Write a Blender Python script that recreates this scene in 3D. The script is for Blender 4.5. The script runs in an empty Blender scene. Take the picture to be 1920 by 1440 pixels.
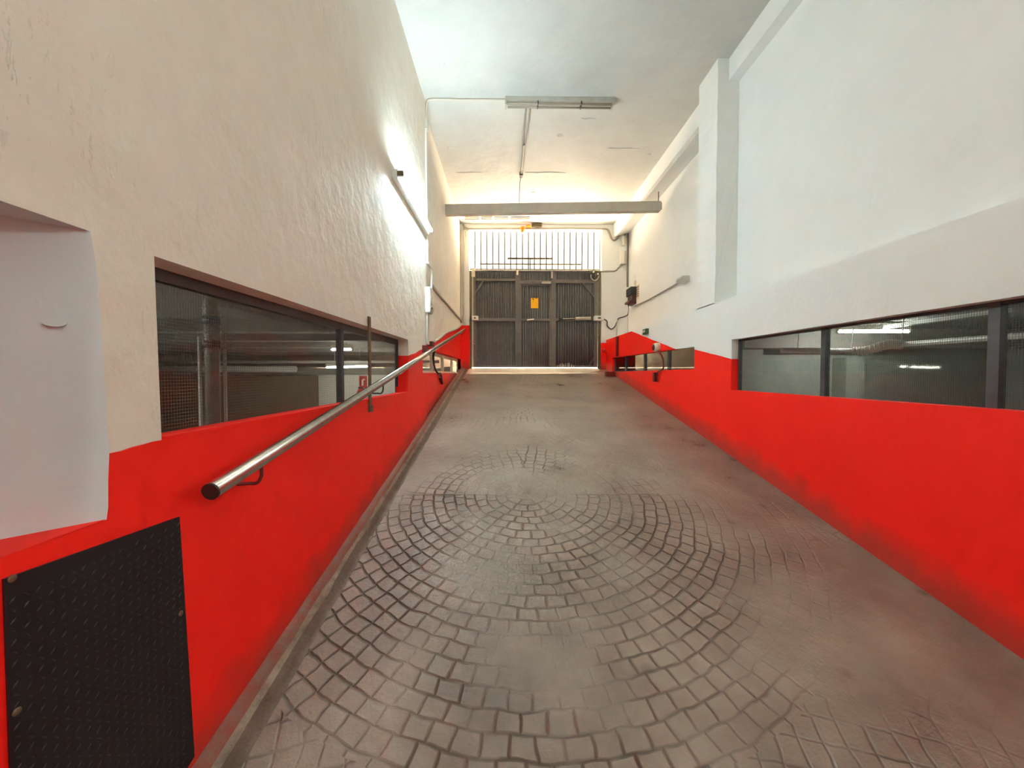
import bpy, bmesh, math, random
from mathutils import Vector, Matrix, Euler
random.seed(7)
sc = bpy.context.scene
C = sc.collection
PI = math.pi

# ------------------------------------------------------------------ camera
CAM_H = 1.70
F = 720.0
cam_rot = Euler((math.radians(90 - 1.511), 0, math.radians(-0.716)), 'XYZ')
cd = bpy.data.cameras.new('camera')
cd.sensor_width = 36
cd.lens = F / 1920 * 36
cd.clip_start = 0.02
cam = bpy.data.objects.new('camera', cd)
cam.location = (0, 0, CAM_H)
cam.rotation_euler = cam_rot
C.objects.link(cam)
sc.camera = cam
MR = cam_rot.to_matrix()
O = Vector((0, 0, CAM_H))


def ray(px, py):
    return MR @ Vector(((px - 960) / F, -(py - 720) / F, -1))


def on(axis, v, px, py):            # where the line of sight meets a wall plane
    d = ray(px, py)
    return O + d * ((v - O[axis]) / d[axis])


SL = 0.19                            # slope of the ramp


def on_ramp(px, py):
    d = ray(px, py)
    t = (SL * O.y - O.z) / (d.z - SL * d.y)
    return O + d * t


XL, XLF, XR, XRU, XRN, YG, ZC = -1.11, -1.155, 2.465, 3.0, 2.724, 9.56, CAM_H + 3.69
YSTEP = 5.3
YB = -4.5

# ------------------------------------------------------------------ materials


def lin(r, g, b):
    f = lambda c: ((c / 255 + 0.055) / 1.055) ** 2.4 if c > 10.3 else c / 255 / 12.92
    return (f(r), f(g), f(b), 1)


class S:
    """a float socket with arithmetic"""
    def __init__(s, nt, sock): s.nt, s.k = nt, sock

    def op(s, o, b=None, c=None, rev=False):
        n = s.nt.nodes.new('ShaderNodeMath'); n.operation = o
        ins = [s] + ([b] if b is not None else []) + ([c] if c is not None else [])
        if rev: ins = [b, s]
        for i, x in enumerate(ins):
            if isinstance(x, S): s.nt.links.new(x.k, n.inputs[i])
            else: n.inputs[i].default_value = x
        return S(s.nt, n.outputs[0])
    def __add__(s, b): return s.op('ADD', b)
    def __sub__(s, b): return s.op('SUBTRACT', b)
    def __rsub__(s, b): return s.op('SUBTRACT', b, rev=True)
    def __mul__(s, b): return s.op('MULTIPLY', b)
    def __truediv__(s, b): return s.op('DIVIDE', b)
    __radd__ = __add__
    __rmul__ = __mul__


def mat(name, col, rough=0.6, metal=0.0, **kw):
    m = bpy.data.materials.new(name); m.use_nodes = True
    b = m.node_tree.nodes['Principled BSDF']
    b.inputs['Base Color'].default_value = col
    b.inputs['Roughness'].default_value = rough
    b.inputs['Metallic'].default_value = metal
    for k, v in kw.items(): b.inputs[k].default_value = v
    return m


def tex(nt, kind, vec=None, **kw):
    n = nt.nodes.new(kind)
    if vec is not None: nt.links.new(vec, n.inputs['Vector'])
    for k, v in kw.items():
        n.inputs[k].default_value = v
    return n


def objco(nt):
    return nt.nodes.new('ShaderNodeTexCoord').outputs['Object']


def ramp_node(nt, fac, stops):
    n = nt.nodes.new('ShaderNodeValToRGB'); e = n.color_ramp.elements
    while len(e) < len(stops): e.new(0.5)
    for el, (p, c) in zip(e, stops):
        el.position = p; el.color = c
    nt.links.new(fac, n.inputs['Fac'])
    return n.outputs['Color']


def mixc(nt, fac, a, b):
    n = nt.nodes.new('ShaderNodeMix'); n.data_type = 'RGBA'
    for s, x in ((n.inputs[0], fac), (n.inputs[6], a), (n.inputs[7], b)):
        if hasattr(x, 'is_output'): nt.links.new(x, s)
        else: s.default_value = x
    return n.outputs[2]


def bump(nt, bsdf, h, dist, strength=1.0):
    n = nt.nodes.new('ShaderNodeBump')
    n.inputs['Distance'].default_value = dist; n.inputs['Strength'].default_value = strength
    nt.links.new(h, n.inputs['Height']); nt.links.new(n.outputs[0], bsdf.inputs['Normal'])


def plaster(name, col, col2, rough=0.7, big=0.02, scr=True):
    m = mat(name, col, rough); nt = m.node_tree; b = nt.nodes['Principled BSDF']
    co = objco(nt)
    n1 = tex(nt, 'ShaderNodeTexNoise', co, Scale=2.2, Detail=6.0, Roughness=0.65)
    nt.links.new(ramp_node(nt, n1.outputs[0], [(0.3, col2), (0.65, col)]), b.inputs['Base Color'])
    n2 = tex(nt, 'ShaderNodeTexNoise', co, Scale=38.0, Detail=4.0, Roughness=0.6)
    n3 = tex(nt, 'ShaderNodeTexNoise', co, Scale=5.0, Detail=3.0)
    h = S(nt, n2.outputs[0]) * 0.2 + S(nt, n3.outputs[0]) * 1.2
    if scr:                                              # trowel ridges left in the render
        mp = nt.nodes.new('ShaderNodeMapping'); nt.links.new(co, mp.inputs[0])
        mp.inputs['Rotation'].default_value = (0.7, 0.2, 0.3); mp.inputs['Scale'].default_value = (1.0, 14.0, 3.0)
        n4 = tex(nt, 'ShaderNodeTexNoise', mp.outputs[0], Scale=2.4, Detail=5.0, Roughness=0.7)
        n5 = tex(nt, 'ShaderNodeTexNoise', co, Scale=1.3, Detail=2.0)
        patch = S(nt, n5.outputs[0]).op('SUBTRACT', 0.5).op('MULTIPLY', 8.0).op('MAXIMUM', 0.0).op('MINIMUM', 1.0)
        ridge = (S(nt, n4.outputs[0]) - 0.60).op('MAXIMUM', 0.0).op('MINIMUM', 0.05) * 6.0
        h = h + ridge * patch
    bump(nt, b, h.k, big, 0.7 if scr else 0.55)
    return m


M = {}
M['white'] = plaster('white_plaster', lin(236, 230, 216), lin(227, 220, 204))
M['white_r'] = plaster('white_plaster_smooth', lin(235, 237, 234), lin(230, 232, 228), scr=False, big=0.012)
M['ceil'] = plaster('ceiling_plaster', lin(200, 200, 194), lin(191, 191, 184), big=0.016, scr=False)
M['niche'] = plaster('niche_plaster', lin(204, 210, 210), lin(198, 204, 204), scr=False, big=0.01)


def make_red():
    m = plaster('red_paint', lin(252, 32, 14), lin(247, 25, 10), rough=0.62, scr=False, big=0.012)
    nt = m.node_tree; b = nt.nodes['Principled BSDF']
    src = b.inputs['Base Color'].links[0].from_socket
    sep = nt.nodes.new('ShaderNodeSeparateXYZ'); nt.links.new(objco(nt), sep.inputs[0])
    nz = tex(nt, 'ShaderNodeTexNoise', objco(nt), Scale=7.0, Detail=5.0)
    hgt = S(nt, sep.outputs[2]) - S(nt, sep.outputs[1]) * SL         # height over the ramp: splashed dirt along the foot
    dirt = (1.0 - (hgt - 0.05) / 0.20 + (S(nt, nz.outputs[0]) - 0.5) * 1.2).op('MAXIMUM', 0.0).op('MINIMUM', 1.0) * 0.55
    nt.links.new(mixc(nt, dirt.k, src, lin(112, 70, 58)), b.inputs['Base Color'])
    b.inputs['Specular IOR Level'].default_value = 0.3
    return m


M['red'] = make_red()


def make_floor():
    m = mat('stamped_concrete', (0.2, 0.17, 0.14, 1), 0.4); nt = m.node_tree; b = nt.nodes['Principled BSDF']
    co = objco(nt)
    sep = nt.nodes.new('ShaderNodeSeparateXYZ'); nt.links.new(co, sep.inputs[0])
    wob = tex(nt, 'ShaderNodeTexNoise', co, Scale=6.0, Detail=2.0)
    wsep = nt.nodes.new('ShaderNodeSeparateXYZ'); nt.links.new(wob.outputs['Color'], wsep.inputs[0])
    x = S(nt, sep.outputs[0]) + (S(nt, wsep.outputs[0]) - 0.5) * 0.05
    y = S(nt, sep.outputs[1]) + (S(nt, wsep.outputs[1]) - 0.5) * 0.05
    T, Y0, R, w, bw = 2.2, 3.36, 2.1, 0.09, 0.108
    q = (Y0 - y) / T
    k = q.op('FLOOR')
    dy = (q - k) * T
    par = k.op('FLOORED_MODULO', 2.0)

    def fan(off, dy):
        xr = x - 0.17 - off
        xc = xr - (xr / (2 * R)).op('ROUND') * (2 * R)
        d = (xc * xc + dy * dy).op('SQRT')
        return xc, d
    xa, da = fan(par * R, dy)
    dyb = dy - T
    xb, db = fan((1.0 - par) * R, dyb)
    ins = da.op('LESS_THAN', R)
    d = ins * da + (1.0 - ins) * db
    xc = ins * xa + (1.0 - ins) * xb
    yy = ins * dy + (1.0 - ins) * dyb
    ang = xc.op('ARCTAN2', yy)
    rg = d / w
    ri = rg.op('FLOOR'); rf = rg - ri
    u = ang * (ri + 0.5) * (w / bw) + ri * 0.5
    bf = u.op('FRACT')
    gr = ((0.5 - (rf - 0.5).op('ABSOLUTE')) * w).op('MINIMUM', (0.5 - (bf - 0.5).op('ABSOLUTE')) * bw)
    seam = (dy.op('MINIMUM', T - dy)).op('MINIMUM', 1.0)
    gr = gr.op('MINIMUM', seam * 0.6)
    groove = (1.0 - gr / 0.009).op('MAXIMUM', 0.0).op('MINIMUM', 1.0)
    wear = tex(nt, 'ShaderNodeTexNoise', co, Scale=1.15, Detail=4.0, Roughness=0.6)
    wv = ((S(nt, wear.outputs[0]) - 0.43) * 4.5 + 0.2 - (S(nt, sep.outputs[0]) - 0.9).op('MAXIMUM', 0.0).op('MINIMUM', 1.0) * 0.5 - (S(nt, sep.outputs[1]) - 3.36).op('GREATER_THAN', 0.0) * 0.42).op('MAXIMUM', 0.06).op('MINIMUM', 1.0)
    groove = groove * wv
    fine = tex(nt, 'ShaderNodeTexNoise', co, Scale=55.0, Detail=5.0, Roughness=0.65)
    mid = tex(nt, 'ShaderNodeTexNoise', co, Scale=14.0, Detail=4.0)
    h = groove * -1.0 + S(nt, fine.outputs[0]) * 0.35 + S(nt, mid.outputs[0]) * 0.5
    bump(nt, b, h.k, 0.014, 1.0)
    blot = tex(nt, 'ShaderNodeTexNoise', co, Scale=1.7, Detail=7.0, Roughness=0.62)
    base = ramp_node(nt, blot.outputs[0], [(0.28, lin(102, 91, 79)), (0.5, lin(134, 122, 108)), (0.75, lin(160, 148, 133))])
    spots = tex(nt, 'ShaderNodeTexVoronoi', co, Scale=1.9)
    sp = (1.0 - S(nt, spots.outputs['Distance']) / 0.085).op('MAXIMUM', 0.0).op('MINIMUM', 1.0) * 0.7
    c = mixc(nt, (groove * 0.6).k, base, lin(58, 48, 39))
    c = mixc(nt, sp.k, c, lin(54, 44, 37))
    nt.links.new(c, b.inputs['Base Color'])
    r = S(nt, blot.outputs[0]) * 0.35 + 0.10 + S(nt, fine.outputs[0]) * 0.12
    nt.links.new(r.k, b.inputs['Roughness'])
    return m


M['floor'] = make_floor()


def noisy(name, c1, c2, scale, rough, metal=0.0, bd=0.0, bscale=60.0):
    m = mat(name, c1, rough, metal); nt = m.node_tree; b = nt.nodes['Principled BSDF']
    co = objco(nt)
    n = tex(nt, 'ShaderNodeTexNoise', co, Scale=scale, Detail=6.0, Roughness=0.65)
    nt.links.new(ramp_node(nt, n.outputs[0], [(0.35, c1), (0.65, c2)]), b.inputs['Base Color'])
    if bd:
        n2 = tex(nt, 'ShaderNodeTexNoise', co, Scale=bscale, Detail=4.0)
        bump(nt, b, n2.outputs[0], bd, 0.6)
    return m


M['curb'] = noisy('curb_concrete', lin(118, 106, 92), lin(160, 148, 132), 9, 0.75, bd=0.01)
M['curbtop'] = noisy('red_splashed_concrete', lin(134, 62, 48), lin(124, 96, 80), 11, 0.7, bd=0.008)
M['gutter'] = noisy('gutter_concrete', lin(92, 76, 62), lin(112, 98, 84), 9, 0.6, bd=0.008)
M['lightpatch'] = noisy('light_patch_concrete', lin(212, 198, 172), lin(232, 220, 196), 6, 0.3, bd=0.004)  # cream tone paints in the bright light patch at the gate foot
M['steel'] = noisy('steel_tube', lin(176, 170, 160), lin(196, 190, 180), 12, 0.24, 0.9)
M['darksteel'] = noisy('dark_steel', lin(62, 56, 52), lin(82, 74, 66), 20, 0.5, 0.4)
M['rust'] = noisy('rusty_steel', lin(92, 74, 50), lin(118, 100, 70), 30, 0.6, 0.3)
M['black'] = mat('black_plastic', lin(26, 24, 24), 0.5)
M['endcap'] = mat('brown_cap', lin(52, 24, 20), 0.6)
M['gate'] = noisy('gate_paint', lin(94, 91, 87), lin(108, 104, 99), 5, 0.5, 0.1, bd=0.003)
def stain():
    nt = M['gate'].node_tree; b = nt.nodes['Principled BSDF']
    src = b.inputs['Base Color'].links[0].from_socket
    co = objco(nt); sep = nt.nodes.new('ShaderNodeSeparateXYZ'); nt.links.new(co, sep.inputs[0])
    nz = tex(nt, 'ShaderNodeTexNoise', co, Scale=2.5, Detail=6.0, Roughness=0.6)
    n = (S(nt, nz.outputs[0]) - 0.5) * 2.6
    fz = (2.55 - S(nt, sep.outputs[2])) / 0.5 + n
    fx = (S(nt, sep.outputs[0]) - 0.35) / 0.7
    k = fz.op('MINIMUM', fx).op('MAXIMUM', 0.0).op('MINIMUM', 1.0) * 0.8
    nt.links.new(mixc(nt, k.k, src, lin(74, 46, 44)), b.inputs['Base Color'])


stain()
M['gatefr'] = noisy('gate_frame_paint', lin(98, 92, 85), lin(112, 106, 98), 7, 0.45, 0.1)
M['olive'] = noisy('olive_post_paint', lin(92, 88, 58), lin(112, 104, 74), 9, 0.55)
M['grillebar'] = mat('grille_iron', lin(66, 62, 40), 0.7)
M['grey'] = noisy('grey_frame_paint', lin(104, 100, 96), lin(120, 116, 110), 10, 0.5)
M['dgrey'] = noisy('dark_grey_frame', lin(62, 62, 64), lin(78, 76, 76), 10, 0.5)
M['cream'] = mat('cream_frame_paint', lin(222, 212, 188), 0.5)
M['creamdull'] = mat('dull_cream_edge', lin(190, 176, 146), 0.5)
M['beige'] = noisy('beige_bar_paint', lin(174, 164, 148), lin(184, 174, 158), 6, 0.55)
M['pvc'] = mat('white_plastic', lin(226, 222, 212), 0.45)
M['lampwhite'] = mat('lamp_enamel', lin(245, 245, 242), 0.4)
M['pvcg'] = mat('grey_plastic', lin(186, 182, 172), 0.5)
M['conduit'] = mat('painted_conduit', lin(206, 198, 184), 0.5)
M['cable'] = mat('grey_cable', lin(150, 140, 126), 0.5)
M['dcable'] = mat('dark_cable', lin(70, 62, 54), 0.5)
M['redp'] = mat('red_gloss', lin(196, 24, 18), 0.35)
M['dred'] = mat('dark_red_paint', lin(104, 22, 18), 0.45)
M['yellow'] = mat('yellow_paper', lin(248, 184, 18), 0.7)
M['ink'] = mat('ink', lin(70, 50, 20), 0.7)
M['orange'] = mat('orange_lens', lin(246, 140, 20), 0.25)
M['green'] = mat('green_enamel', lin(52, 78, 30), 0.5)
M['paper'] = mat('printed_paper', lin(224, 214, 200), 0.8)
M['print'] = mat('brown_print', lin(160, 126, 110), 0.8)
M['brownbox'] = mat('brown_lower_box', lin(82, 48, 42), 0.5)
M['housing'] = noisy('fitting_enamel', lin(168, 166, 156), lin(182, 180, 170), 8, 0.45)
M['deadtube'] = mat('dark_glass_tube', lin(150, 142, 128), 0.2)
M['room'] = noisy('garage_paint', lin(128, 124, 116), lin(140, 136, 127), 3, 0.8)
M['roomceil'] = noisy('garage_ceiling_paint', lin(146, 143, 136), lin(156, 152, 145), 3, 0.8)
M['roomgreen'] = noisy('garage_grey_green_paint', lin(146, 150, 142), lin(158, 162, 153), 3, 0.75)
M['roomwhite'] = mat('garage_white_paint', lin(226, 222, 214), 0.7)
M['shutter'] = mat('brown_shutter', lin(140, 122, 98), 0.5)
M['roomfloor'] = mat('garage_floor', lin(96, 92, 86), 0.5)
M['duct'] = mat('pale_duct', lin(206, 206, 200), 0.45)
M['ground'] = mat('street_paving', lin(205, 196, 180), 0.8)
M['teal'] = mat('green_marked_pipe', lin(64, 84, 70), 0.5)


def emis(name, col, st):
    m = bpy.data.materials.new(name); m.use_nodes = True; nt = m.node_tree
    nt.nodes.clear()
    e = nt.nodes.new('ShaderNodeEmission'); o = nt.nodes.new('ShaderNodeOutputMaterial')
    e.inputs[0].default_value = col; e.inputs[1].default_value = st
    nt.links.new(e.outputs[0], o.inputs[0])
    return m


M['tube_on'] = emis('lit_tube', (0.76, 0.98, 1.06, 1), 50)
M['fill_wall'] = emis('rear_wall_fill_tube', (0.94, 1.0, 0.97, 1), 33)  # for the added, unseen wall battens at the rear
M['tube_room'] = emis('lit_tube_garage', (0.95, 1.0, 0.98, 1), 26)
M['tube_left'] = emis('lit_tube_garage_warm', (1.0, 0.97, 0.86, 1), 28)
M['fill_rear'] = emis('rear_fill_tube', (1.0, 1.0, 0.95, 1), 15)  # for the added, unseen ceiling batten at the rear


def glass(name, tint, refl=1.0):
    m = bpy.data.materials.new(name); m.use_nodes = True; nt = m.node_tree; nt.nodes.clear()
    t = nt.nodes.new('ShaderNodeBsdfTransparent'); t.inputs[0].default_value = tint
    g = nt.nodes.new('ShaderNodeBsdfGlossy'); g.inputs['Roughness'].default_value = 0.03
    fr = nt.nodes.new('ShaderNodeFresnel'); fr.inputs[0].default_value = 1.45
    mx = nt.nodes.new('ShaderNodeMixShader'); o = nt.nodes.new('ShaderNodeOutputMaterial')
    nt.links.new((S(nt, fr.outputs[0]) * refl).k, mx.inputs[0])
    nt.links.new(t.outputs[0], mx.inputs[1]); nt.links.new(g.outputs[0], mx.inputs[2])
    nt.links.new(mx.outputs[0], o.inputs[0])
    return m


M['glass'] = glass('window_glass', (0.95, 0.965, 0.945, 1), 0.04)


def make_checker():
    m = mat('checker_steel', lin(36, 33, 36), 0.42, 0.35)
    return m


M['checker'] = make_checker()
M['checker_edge'] = mat('plate_fixing', lin(120, 96, 74), 0.4, 0.6)

# ------------------------------------------------------------------ mesh helpers


class MB:
    def __init__(s): s.bm = bmesh.new()

    def quad(s, pts, mi=0):
        f = s.bm.faces.new([s.bm.verts.new(Vector(p)) for p in pts]); f.material_index = mi
        return f

    def box(s, lo, hi, mi=0, rot=None, bev=0.0):
        lo, hi = Vector(lo), Vector(hi)
        c = (lo + hi) / 2; d = hi - lo
        r = bmesh.ops.create_cube(s.bm, size=1, matrix=Matrix.Translation(c) @ (rot.to_4x4() if rot else Matrix()) @ Matrix.Diagonal((abs(d.x), abs(d.y), abs(d.z), 1)))
        vs = r['verts']
        fs = set(f for v in vs for f in v.link_faces)
        for f in fs: f.material_index = mi
        if bev:
            es = list(set(e for v in vs for e in v.link_edges))
            rb = bmesh.ops.bevel(s.bm, geom=es, offset=bev, segments=2, affect='EDGES', profile=0.5)
            for f in rb['faces']: f.material_index = mi
        return s

    def beam(s, a, b, w, h, up=(0, 0, 1), mi=0):
        """a bar of section w x h from a to b"""
        a, b = Vector(a), Vector(b); d = (b - a); L = d.length; d.normalize()
        x = d.cross(Vector(up)).normalized(); z = x.cross(d).normalized()
        R = Matrix((x, d, z)).transposed().to_4x4()
        r = bmesh.ops.create_cube(s.bm, size=1, matrix=Matrix.Translation((a + b) / 2) @ R @ Matrix.Diagonal((w, L, h, 1)))
        for f in set(f for v in r['verts'] for f in v.link_faces): f.material_index = mi
        return s

    def tube(s, pts, r, n=10, mi=0, smooth=True, cap=True):
        pts = [Vector(p) for p in pts]
        rings = []
        nrm = None
        for i, p in enumerate(pts):
            t = ((pts[min(i + 1, len(pts) - 1)] - p).normalized() + (p - pts[max(i - 1, 0)]).normalized())
            if t.length < 1e-6: t = Vector((0, 0, 1))
            t.normalize()
            if nrm is None:
                a = Vector((0, 0, 1)) if abs(t.z) < 0.9 else Vector((1, 0, 0))
                nrm = t.cross(a).normalized()
            nrm = (nrm - t * nrm.dot(t)).normalized()
            bn = t.cross(nrm)
            rr = r[i] if isinstance(r, (list, tuple)) else r
            rings.append([s.bm.verts.new(p + (nrm * math.cos(2 * PI * j / n) + bn * math.sin(2 * PI * j / n)) * rr) for j in range(n)])
        for A, B in zip(rings, rings[1:]):
            for j in range(n):
                f = s.bm.faces.new((A[j], A[(j + 1) % n], B[(j + 1) % n], B[j])); f.material_index = mi; f.smooth = smooth
        if cap:
            f = s.bm.faces.new(rings[0][::-1]); f.material_index = mi
            f = s.bm.faces.new(rings[-1]); f.material_index = mi
        return s

    def poly(s, pts, ext, mi=0, sides=True):
        """a filled outline (may be concave) with thickness ext (a vector)"""
        ext = Vector(ext)
        pts = [Vector(p) for p in pts]
        vs = [s.bm.verts.new(p) for p in pts]
        es = [s.bm.edges.new((vs[i], vs[(i + 1) % len(vs)])) for i in range(len(vs))]
        r = bmesh.ops.triangle_fill(s.bm, edges=es, use_beauty=True)
        fs = [g for g in r['geom'] if isinstance(g, bmesh.types.BMFace)]
        back = [s.bm.verts.new(p + ext) for p in pts]
        for f in fs:
            f.material_index = mi
            idx = [vs.index(v) for v in f.verts]
            g = s.bm.faces.new([back[i] for i in reversed(idx)]); g.material_index = mi
        n = len(vs)
        for i in range(n):
            f = s.bm.faces.new((vs[i], vs[(i + 1) % n], back[(i + 1) % n], back[i])); f.material_index = mi
        return s

    def sphere(s, c, r, mi=0, sx=1, sy=1, sz=1, n=16):
        q = bmesh.ops.create_uvsphere(s.bm, u_segments=n, v_segments=n // 2, radius=r, matrix=Matrix.Translation(c) @ Matrix.Diagonal((sx, sy, sz, 1)))
        for f in set(f for v in q['verts'] for f in v.link_faces): f.material_index = mi; f.smooth = True
        return s


def obj(name, mb, mats, parent=None, label=None, cat=None, group=None, kind=None):
    bmesh.ops.recalc_face_normals(mb.bm, faces=mb.bm.faces)
    me = bpy.data.meshes.new(name); mb.bm.to_mesh(me); mb.bm.free()
    for m in (mats if isinstance(mats, (list, tuple)) else [mats]): me.materials.append(M[m])
    o = bpy.data.objects.new(name, me); C.objects.link(o)
    if parent:
        o.parent = parent
        o.matrix_parent_inverse = Matrix.Translation(-parent.location)
    return tag(o, label, cat, group, kind)


def tag(o, label=None, cat=None, group=None, kind=None):
    if label: o['label'] = label
    if cat: o['category'] = cat
    if group: o['group'] = group
    if kind: o['kind'] = kind
    return o


def thing(name, loc, label, cat, group=None):
    o = bpy.data.objects.new(name, None); C.objects.link(o); o.location = loc; o.empty_display_size = 0.1
    return tag(o, label, cat, group)


def arc(c, a, b, r, t0, t1, n=8):
    c, a, b = Vector(c), Vector(a), Vector(b)
    return [c + a * (r * math.cos(t0 + (t1 - t0) * i / n)) + b * (r * math.sin(t0 + (t1 - t0) * i / n)) for i in range(n + 1)]


def smooth_path(pts, n=6):
    P = [Vector(p) for p in pts]
    out = []
    for i in range(len(P) - 1):
        p0, p1, p2, p3 = P[max(i - 1, 0)], P[i], P[i + 1], P[min(i + 2, len(P) - 1)]
        for k in range(n):
            t = k / n
            out.append(0.5 * ((2 * p1) + (p2 - p0) * t + (2 * p0 - 5 * p1 + 4 * p2 - p3) * t * t + (3 * p1 - p0 - 3 * p2 + p3) * t ** 3))
    out.append(P[-1])
    return out


L_ = lambda px, py, X=XL: on(0, X, px, py)
R_ = lambda px, py, X=XR: on(0, X, px, py)
G_ = lambda px, py, Y=YG: on(1, Y, px, py)
C_ = lambda px, py, Z=ZC: on(2, Z, px, py)


def ragged(a, b, step=0.12, amp=0.006):
    a, b = Vector(a), Vector(b); n = max(1, int((b - a).length / step))
    out = []
    for i in range(1, n):
        p = a.lerp(b, i / n); p.z += random.uniform(-amp, amp); out.append(p)
    return out


def zr(y): return SL * y


# ------------------------------------------------------------------ floor
mb = MB()
n = 30
for i in range(n):
    y0 = YB + (YG + 0.35 - YB) * i / n; y1 = YB + (YG + 0.35 - YB) * (i + 1) / n
    mb.quad([(-1.5, y0, zr(y0)), (3.2, y0, zr(y0)), (3.2, y1, zr(y1)), (-1.5, y1, zr(y1))])
bmesh.ops.remove_doubles(mb.bm, verts=mb.bm.verts, dist=1e-4)
r = bmesh.ops.extrude_face_region(mb.bm, geom=list(mb.bm.faces))
bmesh.ops.translate(mb.bm, verts=[v for v in r['geom'] if isinstance(v, bmesh.types.BMVert)], vec=(0, 0, -0.15))
obj('floor', mb, 'floor', kind='structure')

# pale strip in front of the gate: spilled daylight put into its colour and outline
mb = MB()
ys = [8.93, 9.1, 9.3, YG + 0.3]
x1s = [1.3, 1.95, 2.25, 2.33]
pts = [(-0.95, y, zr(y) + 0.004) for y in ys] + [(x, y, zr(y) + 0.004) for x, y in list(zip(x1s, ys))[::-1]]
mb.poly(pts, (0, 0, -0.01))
obj('floor_light_patch', mb, 'lightpatch', kind='structure')

# concrete fillet along the foot of the left wall
mb = MB()
prof = [(XL - 0.02, 0.065), (XL + 0.018, 0.06), (-1.06, 0.034), (-1.035, 0.022), (-0.995, 0.004), (-0.94, -0.006)]
ysl = [YB + (9.5 - YB) * i / 90 for i in range(91)]
rows = []
for y in ysl:
    rows.append([mb.bm.verts.new((x + (random.uniform(-0.006, 0.006) if 0 < j < 5 else 0), y, zr(y) + z + (random.uniform(-0.005, 0.005) if 0 < j < 4 else 0))) for j, (x, z) in enumerate(prof)])
for A, B in zip(rows, rows[1:]):
    for j in range(len(prof) - 1):
        f = mb.bm.faces.new((A[j], A[j + 1], B[j + 1], B[j])); f.smooth = True; f.material_index = (3, 3, 0, 2, 2)[j]
obj('baseboard_left', mb, ['curb', 'red', 'gutter', 'curbtop'], kind='structure')

# ------------------------------------------------------------------ left wall
W1 = dict(TL=L_(289, 480), TR=L_(765, 637), BR=L_(765, 736), BL=L_(303, 825))
W2TL = L_(792.5, 649); W2BL = L_(792.5, 699.5)
w2top = lambda y: L_(792.5, 649).z + (L_(859, 672, XL).z - W2TL.z) * 0  # top edge is level
Z2T = W2TL.z; Z2B = W2BL.z
niche_edge = [L_(*p) for p in [(170, 434), (181, 500), (189, 600), (196, 700), (201, 790), (205, 850)]]
niche_low = [L_(205, 850), L_(203, 900), L_(203, 950), L_(200, 974)]
ZN_T = niche_edge[0].z; ZN_B = niche_low[-1].z
YN0 = -2.4
pa, pb = L_(766, 667), L_(792.5, 655)
x = XL
white = [(x, YB, ZC), (x, YSTEP, ZC), (x, YSTEP, Z2T), (x, W2TL.y, Z2T), pb] + ragged(pb, pa) + [pa, W1['TR'], W1['TL'], W1['BL']]
white += ragged(W1['BL'], niche_low[0], 0.03, 0.003) + niche_edge[::-1] + [(x, YN0, ZN_T), (x, YN0, zr(YN0) - 0.1), (x, YB, zr(YB) - 0.1)]
red = [niche_low[0]] + ragged(niche_low[0], W1['BL'], 0.03, 0.003) + [W1['BL'], W1['BR'], pa, pb, W2BL, (x, YSTEP, Z2B), (x, YSTEP, zr(YSTEP) - 0.1),
       (x, YN0, zr(YN0) - 0.1), (x, YN0, ZN_B)] + niche_low[::-1][:-1]
# make the shared paint edge identical in both outlines
i0 = white.index(pb); shared = white[i0:white.index(pa) + 1]
j0 = red.index(pa); red = red[:j0] + shared[::-1] + red[j0 + 2:]
mb = MB()
mb.poly(white, (-0.135, 0, 0), 0)
mb.poly(red, (-0.135, 0, 0), 1)
# far stretch, set back a little
x = XLF
pc, pd = L_(813, 640, XLF), L_(866, 609, XLF)
p0 = Vector((x, YSTEP, L_(800, 647, XLF).z)); pe = Vector((x, YG, pd.z + 0.02))
Y2F = L_(864, 690, XLF).y
edge = [p0, pc] + ragged(pc, pd) + [pd, pe]
mb.poly([(x, YSTEP, ZC), (x, YG, ZC)] + edge[::-1], (-0.10, 0, 0), 0)
mb.poly(edge + [(x, YG, zr(YG) - 0.1), (x, YSTEP, zr(YSTEP) - 0.1), (x, YSTEP, Z2B), (x, Y2F, Z2B), (x, Y2F, Z2T), (x, YSTEP, Z2T)], (-0.10, 0, 0), 1)
# splayed white cheek of the recess at the near end
for A, B in zip(niche_edge + niche_low[1:], (niche_edge + niche_low[1:])[1:]):
    k = Vector((-0.62, -0.66, 0))
    e = Vector((0.0015, -0.0015, 0))
    mb.quad([A + e, B + e, B + k, A + k], 2)
kk = Vector((-0.62, -0.66, 0))
dz = Vector((0, 0, 0.0015))
mb.quad([Vector((XL, YN0, ZN_T)) - dz, niche_edge[0] - dz, niche_edge[0] + kk - dz, Vector((XL - 0.62, YN0, ZN_T)) - dz], 2)
mb.quad([Vector((XL, YN0, ZN_B)) + dz, niche_low[-1] + dz, niche_low[-1] + kk + dz, Vector((XL - 0.62, YN0, ZN_B)) + dz], 1)
mb.quad([(XL - 0.62, YN0, ZN_B), (XL - 0.62, YN0, ZN_T), niche_edge[0] + kk, niche_low[-1] + kk], 2)
# a filled patch in the recess plaster
c = niche_edge[0] + (Vector((-0.62, -0.66, 0))) * 0.075
c = Vector((c.x, c.y, on(1, c.y, 120, 604).z))
tng = Vector((-0.62, -0.66, 0)).normalized(); nn = Vector((0.66, -0.62, 0)).normalized()
ring = [c + tng * (0.022 * math.cos(t)) + Vector((0, 0, 0.010 * math.sin(t) * (1.15 if math.sin(t) < 0 else 0.8))) + nn * 0.0012 for t in [2 * PI * i / 14 for i in range(14)]]
mb.poly(ring, nn * -0.01, 2)
obj('wall_left', mb, ['white', 'red', 'niche'], kind='structure')

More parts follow.
